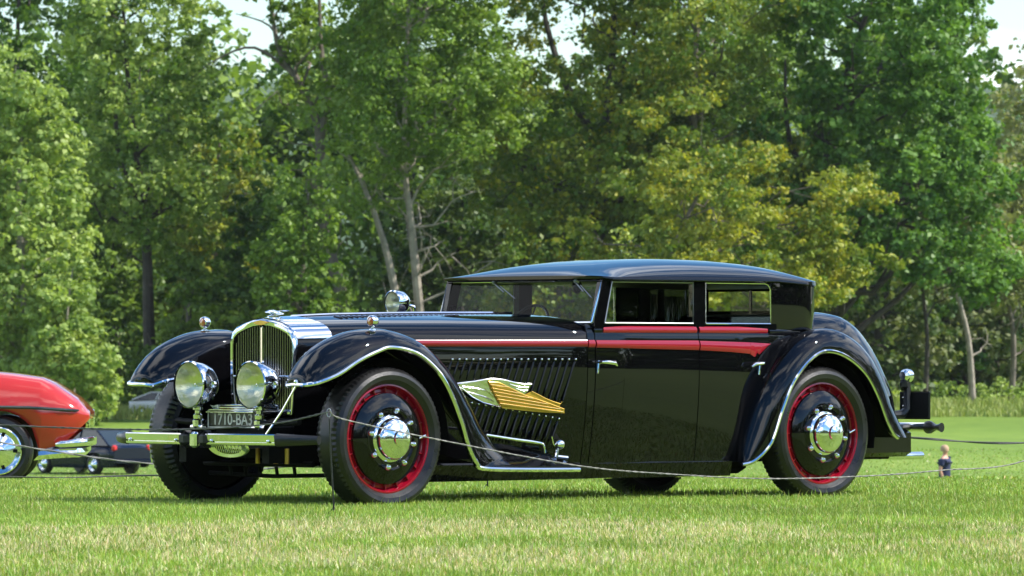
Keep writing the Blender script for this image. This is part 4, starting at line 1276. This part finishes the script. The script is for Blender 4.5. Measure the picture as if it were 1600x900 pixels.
# ---- spot lamp on the far scuttle
sp_ = G().lathe([(.080, -.070), (.087, -.064), (.088, -.050), (.082, -.045), (.084, -.02), (.078, .02), (.058, .052), (.03, .066), (0, .069)], 28, 'x', (1.50, .62, 1.345)).build('spot_lamp', CHROME, CAR)
G().lathe([(.078, -.055), (.06, -.01), (.03, .02), (0, .03)], 24, 'x', (1.50, .62, 1.345)).build('reflector', LAMPGLASS_IN, sp_)
G().lathe([(.081, -.062), (.05, -.074), (0, -.079)], 24, 'x', (1.50, .62, 1.345)).build('lens', LENS, sp_)
G().tube([(1.53, .62, 1.28), (1.55, .64, 1.20)], .014, 8).tube([(1.56, .60, 1.33), (1.60, .58, 1.32), (1.61, .58, 1.29)], .012, 8).build('lamp_post', CHROME, sp_)

# ---- tail
G().tube([(5.20, -.48, .55), (5.36, -.50, .56), (5.40, -.51, .60), (5.40, -.51, .80)], [.03, .034, .034, .024], 10).build('tail_post', DULLBLACK, CAR)
tl = G().lathe([(0, -.045), (.03, -.04), (.046, -.02), (.05, .01), (.046, .035), (.036, .04)], 20, 'x', (5.39, -.51, .838)).build('tail_lamp', CHROME, CAR)
G().lathe([(.040, .036), (.03, .048), (0, .052)], 18, 'x', (5.39, -.51, .838)).build('red_lens', TAILRED, tl)
G().rbox((5.375, -.505, .775), (.075, .075, .09), .03).build('lamp_bracket', DULLBLACK, CAR)
rp = G().rbox((5.43, -.56, .625), (.02, .30, .20), .01).build('rear_plate', DULLBLACK, CAR)
for z in (.68, .62, .57): G().lathe([(0, -.012), (.007, -.008), (.009, 0)], 8, 'x', (5.378, -.50, z)).build('bracket_rivet', CHROME, CAR)
rbm = G()
rr_ = []
for y in np.linspace(-.62, .62, 10):
    rr_.append([(5.52 - .04 * (y / .6) ** 2 + cos(a) * .022, y, .468 + sin(a) * .034) for a in np.linspace(0, 2 * pi, 11)[:-1]])
G().loft(rr_, closed=True, caps=True).build('rear_bumper', CHROME, CAR)
for sgn in (-1, 1):
    rr_ = []
    for t in np.linspace(0, 1, 8):
        hh = .040 + .012 * sin(t * pi * 2.2) - .012 * t
        rr_.append([(5.48 - .05 * t + cos(a) * .03, sgn * (.62 + .20 * t), .468 + sin(a) * hh) for a in np.linspace(0, 2 * pi, 11)[:-1]])
    G().loft(rr_, closed=True, caps=True).build('bumper_end', DULLBLACK, CAR)
    G().tube([(5.0, sgn * .42, .44), (5.48, sgn * .45, .468)], .026, 8).build('bumper_iron', DULLBLACK, CAR)
G().rbox((4.98, -.25, .36), (.66, .82, .20), .03).build('fuel_tank', BLACK, CAR)
ex = G().tube([(4.6, -.52, .262), (5.18, -.52, .262)], .022, 10).build('exhaust_pipe', UNDER, CAR)
G().lathe([(.018, -.02), (.026, 0), (.028, .34), (.022, .345), (.020, .0)], 16, 'x', (5.20, -.52, .262)).build('exhaust_tip', CHROME, ex)
G().rbox((5.10, -.52, .27), (.06, .05, .06), .012).build('exhaust_hanger', UNDER, ex)

# ------------------------------------------------------------------ other cars (lofted shells)
def loft_car(name, label, loc, rz, paint, L, wmax, st, cab, wheels, R, parts=None, arch=.06):
    """st: stations (x, zbottom, zwaist, ztop, halfwidth); x=0 is the end at +x, running to -L"""
    root = empty(name, loc, rz)
    tag(root, label, 'car')
    xs = sorted(set(list(np.linspace(-L, 0, 44)) + [w_ + d for w_ in wheels for d in np.linspace(-R - arch, R + arch, 13)]))
    sx = [s_[0] for s_ in st]
    f = [lambda x, k=k: interp(x, sx, [s_[k] for s_ in st]) for k in range(5)]
    rings = []
    for x in xs:
        zb, zw, zt, w = f[1](x), f[2](x), f[3](x), f[4](x)
        for c in wheels:
            d = abs(x - c)
            if d < R + arch: zb = max(zb, R + sqrt(max(0, (R + arch) ** 2 - d * d)) * .98)
        zb = min(zb, zw - .03)
        half = [(x, -w * .93, zb), (x, -w * .985, zb + (zw - zb) * .35), (x, -w, zb + (zw - zb) * .8), (x, -w * .995, zw), (x, -w * .93, zw + (zt - zw) * .45), (x, -w * .83, zw + (zt - zw) * .82), (x, -w * .68, zt - .010), (x, -w * .5, zt), (x, -w * .3, zt + .004), (x, 0, zt + .006)]
        rings.append(half + [(a, -b, c) for a, b, c in reversed(half[:-1])])
    body = G().loft(rings, caps=True).build('body', paint, root, sharp=45)
    G().box((-L / 2 - .35, 0, .36), (L * .66, wmax * 1.3, .32)).build('underbody', UNDER, root, smooth=False)
    if cab:
        zr, x0, x1, x2, x3, wc = cab     # roof height, base front, roof front, roof rear, base rear (all x), half width
        zc0 = f[3]((x0 + x3) / 2) - .03
        def cabring(z, a, b, w): return [(a, -w, z), (b, -w, z), (b + .0, w, z), (a, w, z)]
        g_ = G()
        r0 = [(x0, -wc, zc0), (x3, -wc, zc0), (x3, wc, zc0), (x0, wc, zc0)]
        r1 = [(x1, -wc * .82, zr - .05), (x2, -wc * .82, zr - .05), (x2, wc * .82, zr - .05), (x1, wc * .82, zr - .05)]
        g_.loft([r0, r1], closed=True)
        g_.build('windows', TINT, root, smooth=False)
        G().loft([r1, [(x1 - .02, -wc * .80, zr), (x2 + .02, -wc * .80, zr), (x2 + .02, wc * .80, zr), (x1 - .02, wc * .80, zr)]], closed=True, caps=True).build('roof', paint, root, sharp=60)
        for s_ in (-1, 1):
            for xa, xb in ((x0, x1), ((x0 + x3) / 2, (x1 + x2) / 2), (x3, x2)):
                G().tube([(xa, s_ * wc * 1.0, zc0), (xb, s_ * wc * .825, zr - .04)], .035, 6).build('window_pillar', paint, root)
    wp = None
    for c in wheels:
        for s_ in (-1, 1):
            if wp is None:
                wp = G().lathe([(R * .68, -.02), (R * .80, -.05), (R * .93, -.04), (R, -.005), (R, .16), (R * .9, .2), (R * .6, .2), (0, .18)], 44, 'y').build('wheel', RUBBER, root)
                r_ = G().lathe([(R * .70, -.015), (R * .69, -.040), (R * .66, -.046), (R * .60, -.030), (R * .52, .0), (R * .46, -.006), (R * .36, -.040), (R * .26, -.048), (R * .22, -.062), (R * .12, -.072), (0, -.074)], 40, 'y').build('rim', CHROME, wp)
                for k in range(5):
                    a = 2 * pi * k / 5
                    G().rbox((0, 0, 0), (R * .16, .014, R * .10), .004).build('rim_slot', UNDER, wp, loc=(cos(a) * R * .50, -.008, sin(a) * R * .50), rot=(0, -a, 0))
                o = wp
            else:
                o = wp.copy(); COL.objects.link(o); o.parent = root
                for k in wp.children:
                    q = k.copy(); COL.objects.link(q); q.parent = o
            o.location = (c, s_ * (wmax - .03), R)
            o.rotation_euler = (0, 0, 0 if s_ < 0 else pi)
    return root, body, f

# the coral coupe at the left edge, nose to the right
OX, OY = -4.225, 58.0
st = [(-5.0, .42, .80, .95, .80), (-4.6, .30, .80, 1.02, .93), (-3.2, .24, .78, 1.03, .95), (-1.9, .24, .80, 1.14, .96), (-1.15, .24, .80, 1.15, .95), (-.75, .27, .80, 1.11, .95), (-.5, .35, .79, 1.075, .94), (-.38, .37, .79, 1.055, .93), (-.34, .39, .79, 1.005, .92), (-.24, .43, .78, .945, .90), (-.14, .52, .76, .885, .87), (-.07, .59, .74, .825, .83), (-.02, .64, .72, .765, .79), (0, .66, .70, .735, .76)]
OC, obody, of_ = loft_car('coral_coupe', 'glossy coral red classic coupe cut off by the left edge of the photo', (OX, OY, gz(OX, OY) - .0), radians(2), CORAL, 5.0, .93, st,
    (1.38, -1.75, -2.45, -3.5, -4.2, .80), [-.90, -3.75], .345)
# dark grille / marker slot along the flank, chrome bumper blade low on the nose
G().loft([[(x, -(of_[4](x) * 1.0) - .006, z1_), (x, -(of_[4](x)) - .014, (z1_ + z2_) / 2), (x, -(of_[4](x)) - .006, z2_)] for x, z1_, z2_ in ((-1.9, .775, .80), (-1.2, .77, .80), (-.6, .76, .79), (-.25, .735, .768), (-.14, .73, .76), (-.10, .74, .755))]).build('side_slot', TINT, OC)
G().loft([[(x, y + cos(a) * .03, z + sin(a) * .038 * s_) for a in np.linspace(0, 2 * pi, 11)[:-1]] for x, y, z, s_ in ((-.33, -.90, .41, .5), (-.28, -.915, .415, 1), (-.12, -.89, .425, 1), (-.02, -.80, .43, 1), (.02, -.6, .43, 1), (.03, 0, .43, 1), (.02, .6, .43, 1), (-.02, .8, .43, 1), (-.2, .9, .42, .6))], closed=True, caps=True).build('front_bumper', CHROME, OC)
G().loft([[(x, y, z), (x, y - .02, z - .04), (x - .05, y, z - .09)] for x, y, z in ((-.50, -.90, .34), (-.3, -.90, .36), (-.12, -.86, .37), (-.05, -.7, .37), (-.04, .7, .37))]).build('valance', CHROME, OC)
G().rbox((-.06, 0, .68), (.05, 1.1, .07), .02).build('grille', UNDER, OC)
for s_ in (-1, 1): G().lathe([(.085, -.02), (.09, .01), (.07, .02), (0, .025)], 20, 'x', (-.02, s_ * .60, .66)).build('headlight', CHROME, OC)

# dark blue saloon far down the lawn, seen from behind
st2 = [(-4.5, .30, .62, .72, .78), (-3.9, .22, .66, .86, .84), (-3.0, .20, .68, .93, .86), (-1.6, .20, .70, .97, .87), (-.9, .20, .72, 1.00, .87), (-.3, .22, .74, .99, .85), (-.06, .28, .74, .95, .80), (0, .36, .70, .86, .76)]
CX, CY = XP(207, 186), 186
BC, b2, f2_ = loft_car('parked_saloon', 'dark blue saloon parked far down the lawn behind the coral coupe\'s bumper', (CX, CY, gz(CX, CY)), radians(-48), NAVYP, 4.5, .84, st2, (1.46, -.22, -1.0, -2.6, -3.4, .80), [-1.0, -3.65], .32)
for s_ in (-1, 1):
    G().rbox((-.05, s_ * .70, .86), (.14, .20, .20), .05).build('tail_lamp', TAILRED, BC)
G().rbox((.03, 0, .42), (.10, 1.5, .16), .04).build('rear_bumper', NAVYP, BC)
# white van-like car much further, most of it hidden by the front tyre
WX, WY = XP(202, 247), 247
st3 = [(-3.8, .30, .8, 1.0, .72), (-3.2, .22, .85, 1.1, .80), (-2.0, .2, .9, 1.15, .82), (-.8, .2, .9, 1.15, .82), (-.1, .25, .8, .95, .78), (0, .4, .7, .8, .7)]
WC, b3, f3_ = loft_car('parked_buggy', 'small white rounded buggy far off under the trees, half hidden by the front tyre', (WX + 2.5, WY, gz(WX + 2, WY) - .05), radians(5), WHITECAR, 3.8, .80, st3, (1.62, -.6, -1.3, -2.4, -3.6, .76), [-.7, -3.0], .30)
WC.scale = (.66, .66, .66)

# ------------------------------------------------------------------ rope fence
def twisted(pts, r, n=6, step=.05):
    """rope as two strands wound round a sagging line"""
    P = [Vector(p) for p in catmull(pts, 10)]
    L = [0]
    for a, b in zip(P[:-1], P[1:]): L.append(L[-1] + (b - a).length)
    N = int(L[-1] / step)
    g_ = G()
    for ph in (0, pi):
        q = []
        for i in range(N + 1):
            s_ = L[-1] * i / N
            k = min(max(0, int(np.searchsorted(L, s_)) - 1), len(P) - 2)
            t = (s_ - L[k]) / max(1e-6, L[k + 1] - L[k])
            p = P[k].lerp(P[k + 1], t)
            d = (P[k + 1] - P[k]).normalized()
            a = d.cross(Vector((0, 0, 1))).normalized(); b = a.cross(d)
            w_ = ph + s_ * 75
            q.append(p + (a * cos(w_) + b * sin(w_)) * r * .55)
        g_.tube(q, r * .62, 5)
    return g_
def W(p, q, Y): return ((p - 800) / 9000 * Y, Y, EYE - (q - 560) / 9000 * Y)

def fence_post(loc, top, label, first=None):
    root = empty('rope_post', loc)
    tag(root, label, 'post', 'thin iron posts holding the rope')
    if first:
        for k in first.children:
            c = k.copy(); COL.objects.link(c); c.parent = root
        return root
    G().tube([(.012, 0, -.02), (.006, 0, .12), (-.010, 0, .40), (-.018, 0, top - .06)], [.006, .0055, .005, .0045], 8).build('rod', DULLBLACK, root)
    G().tube([Vector((-.020 + cos(a) * .013, 0, top - .022 + sin(a) * .026)) for a in np.linspace(-pi / 2, 1.4 * pi, 15)], .0034, 6).build('eye_loop', STEEL, root)
    G().tube([(.012, 0, .05), (-.028, .0, .005), (-.03, 0, -.01)], .005, 6).build('foot_prong', DULLBLACK, root)
    return root
p0 = fence_post((-1.105, 35.4, 0), .65, 'thin dark iron rope post standing in front of the near front tyre')
pR = fence_post((4.05, 38.8, 0), .65, 'thin iron rope post beyond the right edge', p0)
pL = fence_post((-4.6, 36.2, 0), .65, 'thin iron rope post beyond the left edge', p0)
r_ = twisted([(-1.12, 35.38, .640), W(540, 656, 35.5), W(700, 690, 36.0), W(905, 728, 36.6), W(1050, 741, 37.0), W(1200, 748, 37.3), W(1350, 744, 37.7), W(1470, 735, 38.0), W(1600, 720, 38.4), (4.03, 38.8, .600)], .0052).build('barrier_rope', ROPEM, None)
tag(r_, 'pale twisted rope sagging across in front of the black car\'s doors', 'rope')
r_ = twisted([(-1.13, 35.4, .635), W(440, 660, 35.6), W(340, 669, 35.7), W(200, 671, 35.9), W(0, 664, 36.1), (-4.62, 36.2, .62)], .0062).build('barrier_rope', ROPED, None)
tag(r_, 'dark rope running left from the iron post past the front bumper', 'rope')
q0 = fence_post((XP(-120, 44), 44, gz(0, 44)), .65, 'thin iron rope post of the farther line, beyond the left edge', p0)
q1 = fence_post((XP(760, 44), 44, gz(0, 44)), .65, 'thin iron rope post hidden behind the black car', p0)
q2 = fence_post((XP(1900, 44), 44, gz(0, 44)), .65, 'thin iron rope post of the farther line, beyond the right edge', p0)
r_ = twisted([W(-118, 665, 44), W(0, 691, 44), W(110, 709, 44), W(220, 723, 44), W(400, 733, 44), W(600, 706, 44), W(758, 668, 44)], .0075, step=.07).build('barrier_rope', ROPEM, None)
tag(r_, 'pale rope behind the black car, dipping past the coral coupe\'s nose', 'rope')
r_ = twisted([W(762, 668, 44), W(1000, 672, 44), W(1250, 678, 44), W(1410, 683, 44), W(1600, 692, 44), W(1898, 668, 44)], .0085, step=.09).build('barrier_rope', ROPED, None)
tag(r_, 'dark rope crossing the lawn right of the tail bumper', 'rope')
r_ = twisted([W(-140, 744, 45.5), W(0, 745, 45.5), W(110, 746, 45.5), W(220, 743, 45.5), W(420, 742, 45.5)], .006, step=.08).build('ground_rope', ROPED, None)
tag(r_, 'slack dark rope just above the grass below the coral coupe\'s bumper', 'rope')

# ------------------------------------------------------------------ distant person
SKIN = mat('skin', (.50, .27, .18), .5)
SHIRT = mat('navy_shirt', (.015, .02, .07), .8, bump=.2)
TROUS = mat('khaki_cloth', (.25, .2, .13), .85)
HAIR = mat('pale_hair', (.40, .26, .16), .7)
PXx, PYy = XP(1476, 128), 128
per = empty('person', (PXx, PYy, gz(PXx, PYy)), radians(-20))
tag(per, 'person with pale short hair in a navy shirt, down the lawn at right', 'person')
def skin_figure(name, verts, edges, rad, m, parent, lev=2):
    me = bpy.data.meshes.new(name); me.from_pydata(verts, edges, []); me.update()
    o = bpy.data.objects.new(name, me); COL.objects.link(o); o.parent = parent
    sk = o.modifiers.new('skin', 'SKIN'); sk.use_smooth_shade = True
    for v, r in zip(me.skin_vertices[0].data, rad): v.radius = r
    me.skin_vertices[0].data[0].use_root = True
    sb = o.modifiers.new('sub', 'SUBSURF'); sb.levels = lev; sb.render_levels = lev
    me.materials.append(m); return o
gap = float(EYE - (697 - 560) / 9000 * PYy - gz(PXx, PYy))
HS = gap / 1.75          # stature so that the head top stands where it is seen
Vp = [(0, 0, .95), (0, 0, 1.12), (0, 0, 1.32), (0, 0, 1.44), (.01, 0, 1.52), (.02, 0, 1.62), (.02, 0, 1.68),
      (0, .18, 1.40), (-.03, .24, 1.14), (.10, .23, .93), (0, -.18, 1.40), (-.05, -.24, 1.14), (.04, -.24, .90),
      (0, .09, .88), (.10, .10, .50), (.02, .10, .08), (.14, .10, .03), (0, -.09, .88), (-.02, -.10, .50), (-.16, -.10, .10), (-.05, -.10, .04)]
Ep = [(0, 1), (1, 2), (2, 3), (3, 4), (4, 5), (5, 6), (3, 7), (7, 8), (8, 9), (3, 10), (10, 11), (11, 12), (0, 13), (13, 14), (14, 15), (15, 16), (0, 17), (17, 18), (18, 19), (19, 20)]
Rp = [(.13, .16), (.12, .15), (.13, .17), (.09, .12), (.055, .055), (.095, .08), (.07, .065), (.06, .06), (.045, .045), (.03, .03), (.06, .06), (.045, .045), (.03, .03), (.085, .085), (.06, .06), (.04, .04), (.035, .04), (.085, .085), (.06, .06), (.04, .04), (.035, .04)]
bdy = skin_figure('body', [(a * HS, b * HS, c * HS) for a, b, c in Vp], Ep, [(a * HS, b * HS) for a, b in Rp], SKIN, per)
shirt = skin_figure('shirt', [(a * HS, b * HS, c * HS) for a, b, c in [(0, 0, .84), (0, 0, 1.12), (0, 0, 1.34), (0, 0, 1.47), (0, .18, 1.42), (-.02, .22, 1.22), (0, -.18, 1.40), (-.03, -.22, 1.22)]],
            [(0, 1), (1, 2), (2, 3), (3, 4), (4, 5), (3, 6), (6, 7)], [(a * HS, b * HS) for a, b in [(.17, .20), (.155, .19), (.16, .20), (.12, .15), (.10, .10), (.07, .07), (.085, .085), (.07, .07)]], SHIRT, per)
skin_figure('trousers', [(a * HS, b * HS, c * HS) for a, b, c in [(0, 0, .92), (0, .09, .84), (.10, .10, .50), (.02, .10, .12), (0, -.09, .86), (-.02, -.10, .50), (-.15, -.10, .14)]],
            [(0, 1), (1, 2), (2, 3), (0, 4), (4, 5), (5, 6)], [(a * HS, a * HS) for a in (.15, .10, .08, .065, .10, .08, .065)], TROUS, per)
hd_ = G().lathe([(0, .115), (.05, .105), (.085, .07), (.098, .02), (.094, -.03)], 20, 'z', ((.0) * HS, 0, 1.655 * HS)).build('hair', HAIR, per)

# ------------------------------------------------------------------ thin summer haze
hz_ = G().box((0, 170, 21), (330, 420, 56))
hm = bpy.data.materials.new('haze'); hm.use_nodes = True
hm.node_tree.nodes.remove(hm.node_tree.nodes['Principled BSDF'])
pv = hm.node_tree.nodes.new('ShaderNodeVolumePrincipled')
pv.inputs['Color'].default_value = (.88, .93, 1, 1); pv.inputs['Density'].default_value = .00004
hm.node_tree.links.new(pv.outputs[0], hm.node_tree.nodes['Material Output'].inputs['Volume'])
tag(hz_.build('haze', hm, smooth=False), kind='stuff')
